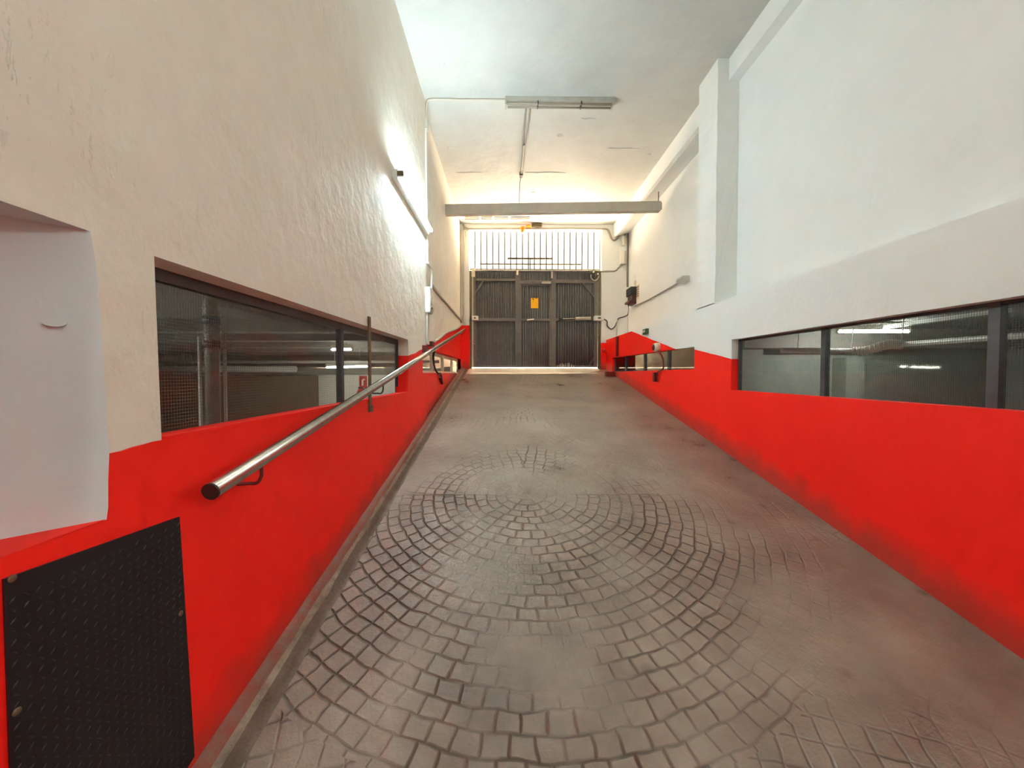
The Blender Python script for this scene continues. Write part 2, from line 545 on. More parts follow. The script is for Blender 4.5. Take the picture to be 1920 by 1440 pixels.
# ------------------------------------------------------------------ right wall
ZL = R_(1342, 567).z
W3 = dict(TL=R_(1372, 637), BL=R_(1372, 734))
Z3T, Z3B, Y3 = W3['TL'].z, R_(1390, 733).z, W3['TL'].y
W4 = dict(TL=R_(1148, 671), TR=R_(1302, 650), BR=R_(1302, 692), BL=R_(1148, 697))
W4['BL'].y = W4['TL'].y
W4['BR'].y = W4['TR'].y
q1, q2, q3, q4 = Vector((XR, R_(1184, 624).y, ZL)), None, Vector((XR, W4['TR'].y, R_(1302, 655).z)), Vector((XR, Y3, R_(1372, 673).z))
ta, tb = W4['TL'], W4['TR']
t = 0.86
q2 = ta.lerp(tb, t)
Y3N = 0.55
mb = MB()
e1 = [q1] + ragged(q1, q2, 0.1, 0.003) + [q2]
e2 = [q3] + ragged(q3, q4, 0.1, 0.003) + [q4]
wl = [Vector((XR, YB, ZL))] + e1 + [tb] + e2 + [Vector((XR, Y3, Z3T)), Vector((XR, Y3N, Z3T)), Vector((XR, Y3N, Z3B)), Vector((XR, YB, Z3B))]
rl = [Vector((XR, YG, ZL))] + e1 + [ta, W4['BL'], W4['BR']] + e2 + [Vector((XR, Y3, Z3B)), Vector((XR, Y3N, Z3B)), Vector((XR, YB, Z3B)), Vector((XR, YB, zr(YB) - 0.1)), Vector((XR, YG, zr(YG) - 0.1))]
mb.poly(wl, (0.09, 0, 0), 0)
mb.poly(rl, (0.09, 0, 0), 1)
obj('wall_right', mb, ['white_r', 'red'], kind='structure')
# ledge behind the lower wall and the set-back upper walls
mb = MB(); mb.box((XR + 0.09, YB, ZL - 0.08), (XRU + 0.2, YG, ZL - 0.0005), 0); obj('trim_2', mb, 'white_r', kind='structure')
mb = MB()
YP0, YP1 = R_(1342, 400).y, R_(1308, 400).y
mb.box((XRN, YB, ZL), (XRN + 0.3, YP0 + 0.05, ZC), 0)
obj('wall_right_upper', mb, 'white_r', kind='structure')
mb = MB(); mb.box((XRU, YP1 - 0.05, ZL), (XRU + 0.2, YG, ZC), 0)
obj('wall_right_rear', mb, 'white_r', kind='structure')

mb = MB()
mb.box((XR, YP0, ZL - 0.01), (XRU + 0.05, YP1, ZC))
es = [e for e in mb.bm.edges if abs(e.verts[0].co.x - XR) < 1e-4 and abs(e.verts[1].co.x - XR) < 1e-4 and abs(e.verts[0].co.z - e.verts[1].co.z) > 1]
bmesh.ops.subdivide_edges(mb.bm, edges=es, cuts=40)
for v in mb.bm.verts:
    if abs(v.co.x - XR) < 1e-4 and ZL + 0.1 < v.co.z < ZC - 0.1:
        v.co.x += random.uniform(0, 0.007); v.co.y += random.uniform(-0.004, 0.004)
obj('pillar', mb, 'white_r', kind='structure')

ZB1 = G_(1150, 445).z
mb = MB()
xb = G_(1150, 445).x
mb.poly([(xb, 4.8, ZC), (xb, 4.8, ZB1 + 0.02), (xb + 0.05, 4.8, ZB1), (XRU, 4.8, ZB1 + 0.09), (XRU, 4.8, ZC)], (0, YG - 4.8, 0))
obj('beam', mb, 'white_r', kind='structure')
mb = MB()
zb2 = on(1, YP0, 1367, 151).z
mb.box((on(1, YP0, 1367, 130).x, YB, zb2), (XRN + 0.02, YP0 + 0.02, ZC), 0)
obj('beam', mb, 'white_r', kind='structure')

# ------------------------------------------------------------------ ceiling, gate wall, rear wall
mb = MB()
mb.box((-1.6, YB, ZC), (3.5, YG + 0.3, ZC + 0.2))
for px, py, s in [(1050, 254, 0.055), (1217, 290, 0.05), (1218, 183, 0.03), (1000, 361, 0.05), (830, 118, 0.03), (1105, 223, 0.03), (842, 277, 0.04)]:
    p = C_(px, py)
    mb.sphere((p.x, p.y, ZC + 0.006), s, sz=0.35, n=12)
    mb.sphere((p.x + s * 0.7, p.y + s * 0.5, ZC + 0.004), s * 0.5, sz=0.4, n=10)
for px0, px1, py in [(1090, 1118, 222), (855, 905, 323), (985, 1060, 323), (1140, 1200, 278)]:
    a, b = C_(px0, py), C_(px1, py + 1)
    mb.tube([a, a.lerp(b, .3) + Vector((0, .01, 0)), a.lerp(b, .6) - Vector((0, .012, 0)), b], [0.004, 0.011, 0.009, 0.004], n=6)
obj('ceiling', mb, 'ceil', kind='structure')

GX0, GX1 = G_(880, 560).x, G_(1128, 560).x
GZT = G_(1000, 431).z
mb = MB()
zred_l, zred_r = G_(870, 610).z, G_(1130, 643).z
zf = zr(YG) - 0.1
mb.box((XLF - 0.1, YG, zred_l), (GX0, YG + 0.3, ZC), 0)
mb.box((XLF - 0.1, YG, zf), (GX0, YG + 0.3, zred_l), 1)
mb.box((GX1, YG, zred_r), (XRU + 0.2, YG + 0.3, ZC), 0)
mb.box((GX1, YG, zf), (XRU + 0.2, YG + 0.3, zred_r), 1)
mb.box((GX0, YG, GZT), (GX1, YG + 0.135, ZC), 0)
obj('wall_front', mb, ['white_r', 'red'], kind='structure')
mb = MB()
mb.box((-1.6, YB - 0.2, zr(YB) - 0.2), (3.5, YB, ZC))
obj('wall_back', mb, 'room', kind='structure')

# ------------------------------------------------------------------ windows


def wire(mb, u0, u1, z0, z1, at, pitch=0.0125, r=0.0006):
    u = u0 + pitch / 2
    while u < u1:
        mb.box((at - r, u - r, z0), (at + r, u + r, z1)); u += pitch
    z = z0 + pitch / 2
    while z < z1:
        mb.box((at - r, u0, z - r), (at + r, u1, z + r)); z += pitch


def window(name, xf, y0, y1, z0, z1, side, fm, rail, mulls, stile=0.02, wires=True, pitch=0.0125):
    """xf: inner plane of the glazing; side: -1 left wall, +1 right wall; mulls: [(y centre, width)]"""
    d = 0.035
    xa, xb = sorted((xf, xf + side * d))
    mb = MB()
    mb.box((xa, y0, z1 - rail), (xb, y1, z1)); mb.box((xa, y0, z0), (xb, y1, z0 + stile))
    mb.box((xa, y0, z0), (xb, y0 + stile, z1)); mb.box((xa, y1 - stile, z0), (xb, y1, z1))
    root = obj(name, mb, fm, kind='structure')
    for yc, w in mulls:
        m2 = MB(); m2.box((xa - 0.003, yc - w / 2, z0 + 0.002), (xb + 0.003, yc + w / 2, z1 - 0.002)); obj('mullion', m2, fm, root)
    xm = (xa + xb) / 2
    ysp = [y0] + [yc for yc, _ in mulls] + [y1]
    for ya, yb_ in zip(ysp, ysp[1:]):
        m3 = MB(); m3.box((xm - 0.003, ya + 0.002, z0 + 0.002), (xm + 0.003, yb_ - 0.002, z1 - 0.002)); obj('pane', m3, 'glass', root)
    if wires:
        m4 = MB(); wire(m4, y0 + stile, y1 - stile, z0 + stile, z1 - rail, xm + side * 0.006, pitch); obj('wire_mesh', m4, 'grey', root)
    return root


XW1 = XL - 0.112
yfar1 = W1['TR'].y
ym = on(0, XW1, 642, 690).y
window('window_1', XW1, W1['TL'].y - 0.03, yfar1 + 0.005, min(W1['BL'].z, W1['BR'].z) - 0.022, W1['TL'].z + 0.012, -1, 'dgrey', 0.055, [(ym, 0.045)], stile=0.016)
# slim pale inner sill edge of window 1
mb = MB()
mb.beam(W1['BL'] + Vector((-0.02, 0.01, 0.004)), W1['BR'] + Vector((-0.02, -0.01, 0.004)), 0.05, 0.012)
obj('trim_1', mb, 'red', kind='structure')

XW2 = XLF - 0.07
window('window_2', XW2, W2TL.y - 0.02, Y2F + 0.01, Z2B - 0.012, Z2T + 0.01, -1, 'cream', 0.07, [(on(0, XW2, 811, 680).y, 0.07), (on(0, XW2, 831, 680).y, 0.11), (on(0, XW2, 848, 680).y, 0.12)], stile=0.05, wires=False)
XW3 = XR + 0.075
ymb = on(0, XW3, 1543, 690).y; ymc = on(0, XW3, 1862, 690).y
window('window_3', XW3, Y3N - 0.02, Y3 + 0.004, Z3B - 0.026, Z3T + 0.012, 1, 'dgrey', 0.03, [(ymb, 0.045), (ymc, 0.05)], stile=0.024)
XW4 = XR + 0.06
window('window_4', XW4, W4['BR'].y - 0.01, W4['BL'].y + 0.01, min(W4['BL'].z, W4['BR'].z) - 0.02, max(ta.z, tb.z) + 0.02, 1, 'dgrey', 0.03,
       [(on(0, XW4, 1173, 690).y, 0.06), (on(0, XW4, 1208, 690).y, 0.06), (on(0, XW4, 1253, 690).y, 0.06)], stile=0.03, wires=False)

# ------------------------------------------------------------------ garage seen through the windows
CR = CAM_H
mb = MB()
mb.box((-9, -3.0, CR + 0.62), (XL - 0.165, 12.2, CR + 0.72), 2)
for yy in [4.2, 5.6, 7.0, 8.3, 9.6]:
    pass
obj('ceiling_garage', mb, ['room', 'roomfloor', 'roomceil'], kind='structure')


def slab(name, lo, hi, mt):
    m = MB(); m.box(lo, hi); return obj(name, m, mt, kind='structure')


for yy in [4.4, 5.6, 7.0, 8.3, 9.6]:
    slab('beam', (-9, yy, CR + 0.48), (XL - 0.165, yy + 0.22, CR + 0.62), 'roomceil')
slab('floor_garage', (-9, -3.0, CR - 2.4), (XL - 0.165, 12.2, CR - 2.3), 'roomfloor')
slab('wall_garage_left', (-9.1, -3.0, CR - 2.4), (-9.0, 12.2, CR + 0.7), 'room')
slab('wall_garage_front', (-9, 12.1, CR - 2.4), (XL - 0.165, 12.2, CR + 0.7), 'room')
slab('wall_garage_back', (-9, -3.1, CR - 2.4), (XL - 0.75, -3.0, CR + 0.7), 'room')
slab('floor_store', (XR + 0.10, -3, CR - 2.4), (9.5, 12.2, CR - 2.3), 'roomfloor')
slab('ceiling_store', (XR + 0.10, -3, CR + 0.80), (9.5, 12.2, CR + 0.81), 'roomceil')
slab('wall_store_right', (9.4, -3, CR - 2.3), (9.5, 12.2, CR + 0.8), 'roomgreen')
slab('wall_store_front', (XR + 0.10, 12.1, CR - 2.3), (9.4, 12.2, CR + 0.8), 'roomgreen')
slab('wall_store_back', (XR + 0.10, -3.1, CR - 2.3), (9.4, -3, CR + 0.8), 'roomgreen')
slab('partition_store', (4.2, 7.2, CR - 2.3), (9.4, 7.3, CR + 0.8), 'roomgreen')
slab('pillar', (6.15, 6.9, CR - 2.3), (6.5, 7.2, CR + 0.30), 'roomgreen')
slab('pillar', (4.2, 6.85, CR - 2.3), (4.6, 7.2, CR + 0.46), 'roomgreen')
slab('beam', (4.2, 6.75, CR + 0.46), (9.4, 7.2, CR + 0.8), 'roomceil')

# left garage: shutter, white end wall, pipes, lights
YW = 9.0
mb = MB()
zz = CR - 2.3; i = 0
while zz < CR - 0.12:
    mb.box((-9, YW, zz), (-4.42, YW + 0.05, zz + 0.062)); mb.box((-9, YW + 0.02, zz + 0.06), (-4.42, YW + 0.05, zz + 0.09)); zz += 0.09
tag(obj('roller_shutter', mb, 'shutter'), 'brown ribbed roller shutter seen through the wired glass of the near window', 'shutter')
mb = MB(); mb.box((-4.40, YW, CR - 2.3), (XL - 0.17, YW + 0.1, CR - 0.02))
obj('wall_garage_white', mb, 'roomwhite', kind='structure')
mb = MB(); mb.box((-9, YW - 0.1, CR - 0.02), (XL - 0.17, YW + 0.1, CR + 0.16))
obj('beam', mb, 'room', kind='structure')
t = thing('drain_pipe', (-2.0, 2.62, CR - 2.3), 'thick vertical grey drain pipe bending along the ceiling behind the near left window', 'pipe')
px_, py_ = -2.0, on(0, -2.0, 398, 690).y
zt = on(1, py_, 400, 575).z
mb = MB(); mb.tube([(px_, py_, CR - 2.3), (px_, py_, CR + 0.2), (px_, py_, zt - 0.05)], 0.043, n=16); obj('riser', mb, 'grey', t)
mb = MB(); mb.tube(smooth_path([(px_, py_, zt - 0.06), (px_, py_, zt + 0.02), (px_ + .01, py_ + 0.08, zt + 0.06), (px_ + 0.02, py_ + 0.5, zt + 0.06), (px_ + 0.05, py_ + 1.6, zt + 0.03)]), 0.046, n=14); obj('elbow_run', mb, 'grey', t)
for z in (zt - 0.12, zt - 0.28):
    mb = MB(); mb.tube([(px_, py_, z), (px_, py_, z + 0.05)], 0.052, n=16); obj('collar', mb, 'dgrey', t)
mb = MB(); mb.tube([(px_ - 0.07, py_ - 0.02, CR - 2.3), (px_ - 0.07, py_ - 0.02, zt - 0.2)], 0.012)
tag(obj('conduit', mb, 'duct'), 'slim pale conduit standing left of the grey drain pipe', 'conduit')
mb = MB(); mb.tube([(px_ + 0.055, py_ + 0.04, CR - 2.3), (px_ + 0.055, py_ + 0.04, zt - 0.05)], 0.012)
tag(obj('conduit', mb, 'pvcg'), 'slim grey conduit standing right of the grey drain pipe', 'conduit')
za = on(1, 8.6, 340, 692).z
mb = MB(); mb.tube([(-9.0, 8.6, za), (-4.7, 8.6, za)], 0.07, n=14)
tag(obj('duct_pipe', mb, 'duct'), 'pale horizontal pipe above the brown roller shutter', 'pipe')
mb = MB(); mb.tube([(-9.0, 8.45, za + 0.14), (-1.5, 8.45, za + 0.16)], 0.03, n=10)
tag(obj('duct_pipe', mb, 'pvcg'), 'thin grey pipe running just above the pale horizontal pipe', 'pipe')


def tube_light(name, a, b, label, mt, drop=0.05, group=None, ceil=None):
    a, b = Vector(a), Vector(b)
    t = thing(name, (a + b) / 2, label, 'light', group)
    m = MB(); m.beam(a + Vector((0, 0, drop)), b + Vector((0, 0, drop)), 0.06, 0.05); obj('housing', m, 'pvc', t)
    m = MB(); m.tube([a, b], 0.016, n=10); obj('tube', m, mt, t)
    d = (b - a).normalized() * 0.02
    for p in (a, b):
        m = MB(); m.box(p - Vector((0.015, 0.015, 0.02)) , p + Vector((0.015, 0.015, 0.06))); obj('lamp_holder', m, 'pvc', t)
    if ceil:
        for q in (0.2, 0.8):
            p = a.lerp(b, q); m = MB(); m.tube([(p.x, p.y, p.z + drop), (p.x, p.y, ceil)], 0.006, n=6); obj('hanger_rod', m, 'pvcg', t)
    return t


a, b = on(1, 7.6, 612, 689), on(1, 7.6, 690, 687)
tube_light('tube_light', a, b, 'lit fluorescent tube glimpsed through the near left window beyond the mullion', 'tube_left', ceil=CR + 0.62)
a, b = on(1, 6.4, 622, 672), on(1, 6.4, 672, 671)
tube_light('tube_light', (a.x, 6.4, CR + 0.40), (b.x - 0.1, 6.4, CR + 0.40), 'upper lit fluorescent tube under the garage beams behind the near left window', 'tube_left', ceil=CR + 0.62)
tube_light('tube_light', (-3.6, 0.7, CR + 0.50), (-3.6, 2.1, CR + 0.50), 'unseen fill tube added on the garage ceiling near the front end of the near left window', 'tube_left', ceil=CR + 0.62)  # added out of view to brighten the left garage
# fire extinguisher + sign on the white wall
p = on(1, YW, 681, 716)
mb = MB(); mb.box((p.x - 0.09, YW - 0.012, p.z - 0.14), (p.x + 0.09, YW, p.z + 0.14), 0)
mb.box((p.x - 0.035, YW - 0.014, p.z - 0.09), (p.x + 0.01, YW - 0.011, p.z + 0.05), 1); mb.box((p.x - 0.01, YW - 0.014, p.z + 0.04), (p.x + 0.045, YW - 0.011, p.z + 0.07), 1)
tag(obj('safety_sign', mb, ['redp', 'roomwhite']), 'small red extinguisher sign on the white garage wall behind the window', 'sign')
p = on(1, YW - 0.1, 676, 735)
t = thing('fire_extinguisher', (p.x, p.y, p.z - 0.25), 'red fire extinguisher below the red sign on the white garage wall', 'fire extinguisher')
mb = MB(); mb.tube([(p.x, p.y, p.z - 0.42), (p.x, p.y, p.z - 0.38), (p.x, p.y, p.z), (p.x, p.y, p.z + 0.06), (p.x, p.y, p.z + 0.08)], [0.07, 0.08, 0.08, 0.05, 0.025], n=14); obj('body', mb, 'redp', t)
mb = MB(); mb.box((p.x - 0.05, p.y - 0.015, p.z + 0.08), (p.x + 0.05, p.y + 0.015, p.z + 0.12)); mb.tube(smooth_path([(p.x + 0.04, p.y, p.z + 0.1), (p.x + 0.1, p.y, p.z), (p.x + 0.09, p.y, p.z - 0.25)]), 0.012); obj('valve_hose', mb, 'black', t)
mb = MB(); mb.box((p.x - 0.03, p.y + 0.05, p.z - 0.2), (p.x + 0.03, YW, p.z - 0.05)); obj('wall_bracket', mb, 'black', t)

# right store: light, hanging pipe
a, b = on(1, 5.9, 1570, 622), on(1, 5.9, 1704, 622)
tube_light('tube_light', a, b, 'bright lit fluorescent tube behind the near right window', 'tube_room', drop=0.055, ceil=CR + 0.80)
tube_light('tube_light', (4.5, 1.4, CR + 0.70), (4.5, 2.8, CR + 0.70), 'unseen fill tube added on the store ceiling near the front end of the near right window', 'tube_room', drop=0.055, ceil=CR + 0.80)  # added out of view to brighten the store
t = thing('hanging_pipe', (4.9, 5.0, CR + 0.3), 'white pipe hung on wires behind the near right window', 'pipe')
ya = 5.7
pa1, pb1 = on(1, ya, 1466, 657), on(1, ya, 1598, 658)
pc1 = on(0, pb1.x + 0.12, 1690, 646); pd1 = Vector((pc1.x + 0.02, 1.2, pc1.z))
mb = MB(); mb.tube([pa1, pb1], 0.04, n=14); obj('pipe_run', mb, 'duct', t)
mb = MB(); mb.tube([pc1, pd1], 0.035, n=14); obj('pipe_run', mb, 'duct', t)
mid = smooth_path([pb1, pb1.lerp(pc1, .3) + Vector((0.05, .05, -.02)), pb1.lerp(pc1, .65) + Vector((0.02, -.03, .03)), pc1], 14)
mb = MB(); mb.tube(mid, [0.035 + 0.018 * ((i * 7) % 3) for i in range(len(mid))], n=10, smooth=False); obj('flexible_joint', mb, 'pvc', t)
for q in (pa1.lerp(pb1, .22), pb1.lerp(pa1, .02), pc1, pc1.lerp(pd1, .25)):
    mb = MB(); mb.tube([q, (q.x + 0.03, q.y, CR + 0.80)], 0.006, n=6); obj('hanger_wire', mb, 'duct', t)
mb = MB(); mb.beam((5.66, 4.3, CR + 0.72), (5.9, 6.6, CR + 0.72), 0.10, 0.05)
tag(obj('cable_tray', mb, 'duct'), 'pale cable tray under the store ceiling above the hanging pipe', 'cable tray')

# ------------------------------------------------------------------ handrail
XH = -1.03
pn, pf = on(0, XH, 396, 921), on(0, XH, 871, 618)


def rail_at(y): return pn.lerp(pf, (y - pn.y) / (pf.y - pn.y))


t = thing('handrail', (XL, pn.y, zr(pn.y)), 'long polished steel handrail climbing along the left wall', 'handrail')
mb = MB(); mb.tube([pn, pf], 0.029, n=24); obj('tube', mb, 'steel', t)
dv = (pf - pn).normalized()
mb = MB(); mb.tube([pn - dv * 0.006, pn + dv * 0.002], 0.030, n=24); tag(obj('end_cap', mb, 'endcap', t), 'dark brown end cap')


def bracket(y, wallx=XL, drop=0.07, mt='dred', low=None):
    p = rail_at(y) - Vector((0, 0, 0.026))
    pts = [p, p + Vector((0, 0.0, -drop * 0.6)), p + Vector((-0.012, -0.01, -drop)), p + Vector((-0.045, -0.02, -drop)), Vector((wallx, y - 0.03, p.z - drop))]
    m = MB(); m.tube(smooth_path(pts), 0.007, n=8); return obj('bracket', m, mt, t)


bracket(on(0, XH, 490, 880).y, mt='dred')
ybar = on(0, XL + 0.025, 697.5, 690).y
b_ = bracket(on(0, XH, 718, 720).y, mt='darksteel')
pt, pbm = on(0, XL + 0.02, 696, 594), on(0, XL + 0.02, 699, 767)
mb = MB(); mb.box((XL + 0.001, ybar - 0.022, pbm.z), (XL + 0.012, ybar + 0.022, pt.z)); mb.box((XL + 0.0, ybar - 0.03, pbm.z - 0.02), (XL + 0.02, ybar + 0.03, pbm.z + 0.03))
tag(obj('support_bar', mb, 'rust', t), 'upright rusty flat bar crossing the window')
yb2 = on(0, XH, 815, 668).y
p = rail_at(yb2) - Vector((0, 0, 0.02))
q0 = on(0, XLF + 0.035, 815, 690); q1_ = on(0, XLF + 0.04, 826, 701); q2_ = on(0, XLF + 0.025, 829.5, 716)
mb = MB(); mb.tube(smooth_path([p, p + Vector((-0.03, 0.05, -0.1)), q0, q0.lerp(q1_, .6) + Vector((0, 0, -.03)), q1_, q2_]), 0.016, n=10)
tag(obj('bracket', mb, 'black', t), 'long bent dark bracket reaching down past the small window')
mb = MB(); mb.beam(q1_ + Vector((-.01, 0.05, -0.06)), q2_ + Vector((-.01, 0, -0.03)), 0.05, 0.03); tag(obj('wall_plate', mb, 'dred', t), 'dark red fixing plate')
bracket(9.0, XLF, 0.06, 'darksteel')

# ------------------------------------------------------------------ checker plate at the foot of the left wall
ptl, ptr, pbr = L_(2, 1086), L_(333, 969), L_(362, 1440)
y0, y1 = 0.845, L_(340, 1100).y
z1 = ptr.z; z0 = zr(1.0) + 0.06
t_ = thing('checker_plate', (XL, (y0 + y1) / 2, z0), 'black checker steel plate screwed to the near foot of the red wall', 'metal plate')
mb = MB(); mb.poly([(XL + 0.001, y0, z0 - 0.05), (XL + 0.001, pbr.y, z0 + 0.1), (XL + 0.001, ptr.y, z1), (XL + 0.001, y0, ptl.z)], (0.006, 0, 0)); obj('sheet', mb, 'checker', t_)
mb = MB()
st = 0.024
rows_ = int((z1 - z0) / st); cols_ = int((y1 - y0) / st)
for i in range(rows_):
    for j in range(cols_):
        yy, zz = y0 + 0.012 + j * st, z0 + 0.01 + i * st
        if yy > y1 - 0.012 or zz > z1 - 0.02: continue
        a = PI / 4 if (i + j) % 2 else -PI / 4
        d = Vector((0, math.cos(a), math.sin(a))) * 0.009
        n_ = Vector((0, -math.sin(a), math.cos(a))) * 0.0028
        c = Vector((XL + 0.0068, yy, zz)); up = Vector((0.0022, 0, 0))
        v = [mb.bm.verts.new(q) for q in (c - d, c + n_, c + d, c - n_, c + up - d * .45, c + up + d * .45)]
        for f in ((0, 1, 4), (1, 5, 4), (1, 2, 5), (2, 3, 5), (3, 4, 5), (3, 0, 4)):
            mb.bm.faces.new([v[k] for k in f])
tag(obj('tread_pattern', mb, 'checker', t_))
for px, py in [(339, 1150), (3, 1093), (26, 1338)]:
    p = on(0, XL + 0.008, px, py)
    mb = MB(); mb.sphere((p.x, min(max(p.y, y0 + 0.012), y1 - 0.01), p.z), 0.009, sx=0.45, n=12); obj('screw', mb, 'checker_edge', t_)

# ------------------------------------------------------------------ lit batten on the left wall
a, b = on(0, XL + 0.05, 744, 332), on(0, XL + 0.05, 803, 428)
zm = (a.z + b.z) / 2; a.z = b.z = zm
t = thing('wall_batten_light', (XL, (a.y + b.y) / 2, zm), 'lit white fluorescent batten fixed along the left wall', 'light')
mb = MB(); mb.poly([(XL, a.y, zm - 0.035), (XL + 0.06, a.y, zm - 0.05), (XL + 0.06, a.y, zm + 0.05), (XL, a.y, zm + 0.035)], (0, b.y - a.y, 0)); obj('housing', mb, 'lampwhite', t)
mb = MB(); mb.tube([(XL + 0.09, a.y + 0.03, zm), (XL + 0.09, b.y - 0.03, zm)], 0.02, n=14); obj('tube', mb, 'tube_on', t)
for yy, mt in ((a.y, 'rust'), (b.y, 'pvcg')):
    mb = MB(); mb.box((XL + 0.055, yy - 0.012 if yy == a.y else yy - 0.022, zm - 0.025), (XL + 0.115, yy + 0.022 if yy == a.y else yy + 0.012, zm + 0.025), bev=0.005); obj('lamp_holder', mb, mt, t)
LAMP_B = b.copy()

# ------------------------------------------------------------------ unlit batten on the ceiling
YF = C_(1050, 186).y
xa_, xb_ = on(1, YF, 947.5, 190).x, on(1, YF, 1150, 190).x
t = thing('ceiling_batten_light', ((xa_ + xb_) / 2, YF, ZC), 'unlit grey fluorescent batten across the ceiling', 'light')
mb = MB(); mb.box((xa_, YF - 0.055, ZC - 0.055), (xb_, YF + 0.055, ZC), bev=0.004); obj('housing', mb, 'housing', t)
for s in (-1, 1):
    mb = MB(); mb.tube([(xa_ + 0.03, YF + s * 0.035, ZC - 0.088), (xb_ - 0.03, YF + s * 0.035, ZC - 0.088)], 0.013, n=12); obj('tube', mb, 'deadtube', t)
for xx in (xa_ + 0.01, xb_ - 0.01):
    mb = MB(); mb.box((xx - 0.012, YF - 0.055, ZC - 0.105), (xx + 0.012, YF + 0.055, ZC - 0.05)); obj('lamp_holder', mb, 'housing', t)
for q in (0.30, 0.70):
    mb = MB(); xx = xa_ + (xb_ - xa_) * q; mb.box((xx - 0.008, YF - 0.052, ZC - 0.1), (xx + 0.008, YF + 0.052, ZC - 0.05)); obj('clip', mb, 'darksteel', t)

# conduit from the ceiling batten to the left wall and down it
zc_ = ZC - 0.02
mb = MB()
mb.tube(smooth_path([(xa_ + 0.01, YF, zc_), (-0.5, YF, zc_), (XL + 0.12, YF + 0.0, zc_), (XL + 0.04, YF + 0.01, zc_ - 0.03), (XL + 0.022, YF + 0.03, zc_ - 0.16), (XL + 0.02, YF + 0.05, zc_ - 0.22)]), 0.014, n=10)
tag(obj('ceiling_conduit', mb, 'conduit'), 'thin conduit from the unlit ceiling batten to the left wall', 'conduit')
yc_ = YF + 0.06
mb = MB(); mb.box((XL, yc_ - 0.04, zc_ - 0.37), (XL + 0.04, yc_ + 0.04, zc_ - 0.22), bev=0.006)
tag(obj('junction_box', mb, 'conduit'), 'small pale junction box high on the left wall near the ceiling', 'junction box')
# pale vertical trunking between the junction box, the lit batten and the switch box
pbx = on(0, XL + 0.03, 811, 569)
mb = MB(); mb.box((XL, yc_ - 0.02, zm + 0.05), (XL + 0.022, yc_ + 0.02, zc_ - 0.37))
tag(obj('cable_trunking', mb, 'pvc'), 'slim vertical trunking between the high junction box and the lit batten', 'trunking')
mb = MB()
pts0 = [(XL + 0.015, yc_ - 0.01, zm - 0.04), (XL + 0.015, yc_ + 0.02, zm - 0.4), (XL + 0.015, pbx.y - 0.03, pbx.z + 0.5), (XL + 0.015, pbx.y - 0.01, pbx.z + 0.15)]
mb.tube(smooth_path(pts0), 0.013, n=8)
mb.tube(smooth_path([Vector(p) + Vector((0.0, 0.035, 0)) for p in pts0]), 0.012, n=8)
for k in range(4):
    pp = Vector(pts0[1]).lerp(Vector(pts0[2]), k / 3); mb.box(pp - Vector((0.018, 0.025, 0.012)), pp + Vector((0.018, 0.055, 0.012)))
tag(obj('cable_pair', mb, 'pvc'), 'pair of white clipped cables dropping from the lit batten to the switch box', 'cable')
t = thing('switch_box', (XL, pbx.y, pbx.z - 0.15), 'white switch box on the end of the near left wall', 'switch box')
pt0, pt1 = on(0, XL + 0.05, 804, 586), on(0, XL + 0.05, 818, 553)
mb = MB(); mb.box((XL, pt0.y, pt0.z), (XL + 0.07, min(pt1.y, YSTEP + .1), pt1.z), bev=0.012); obj('body', mb, 'pvc', t)
mb = MB(); mb.box((XL + 0.069, pt0.y + 0.03, pt0.z + 0.12), (XL + 0.076, pt0.y + 0.12, pt1.z - 0.12)); obj('cover', mb, 'pvcg', t)
mb = MB(); mb.tube([(XL + 0.074, pt0.y + 0.07, pt0.z + 0.07), (XL + 0.085, pt0.y + 0.07, pt0.z + 0.07)], 0.012); obj('button', mb, 'black', t)
pz = on(0, XL + 0.02, 808, 645).z
for k, lb in ((0, 'white cable running down from the switch box to the red paint'), (1, 'second white cable beside the first below the switch box')):
    yy = pt0.y + 0.04 + 0.075 * k
    mb = MB(); mb.tube(smooth_path([(XL + 0.02, yy, pt0.z + 0.01), (XL + 0.018, yy - 0.01, pt0.z - 0.3), (XL + 0.018, yy + 0.01, pz - 0.02)]), 0.016, n=8)
    tag(obj('cable', mb, 'conduit'), lb, 'cable')
# dark red boxes where those cables end
for k, (px, py, w, lb) in enumerate([(798, 655, 0.05, 'lower dark red junction box at the foot of the white cables'), (811, 645, 0.035, 'upper dark red junction box at the foot of the white cables')]):
    p = on(0, XL + 0.03, px, py)
    mb = MB(); mb.box((XL - 0.02, p.y - 0.07, p.z - w), (XL + 0.045, p.y + 0.07, p.z + w), bev=0.006)
    tag(obj('junction_box', mb, 'dred'), lb, 'junction box')

# diagonal conduit on the far stretch, and its run down along the red paint
mb = MB()
path = [on(0, XLF + 0.02, 809, 533), on(0, XLF + 0.02, 830, 560), on(0, XLF + 0.02, 856, 590), on(0, XLF + 0.02, 864.5, 600), on(0, XLF + 0.02, 864.5, 609), on(0, XLF + 0.02, 855, 617), on(0, XLF + 0.02, 838, 623), on(0, XLF + 0.02, 826, 633), on(0, XLF + 0.02, 815, 640)]
mb.tube(smooth_path(path, 4), 0.02, n=8)
tag(obj('wall_conduit', mb, 'conduit'), 'conduit slanting down the far left wall then following the red paint edge', 'conduit')
# pipes in the far left corner
for k, (px, lb) in enumerate([(864.5, 'vertical pale pipe in the far left corner nearer the wall'), (869.5, 'vertical pale pipe in the far left corner nearer the gate')]):
    p = on(1, YG - 0.024, px, 500)
    mb = MB(); mb.tube(smooth_path([(p.x, YG - 0.024, G_(866, 605).z), (p.x, YG - 0.024, 4.2), (p.x + 0.01, YG - 0.024, G_(866, 432 - 6 * k).z)]), 0.022, n=10)
    tag(obj('corner_pipe', mb, 'conduit'), lb, 'pipe')

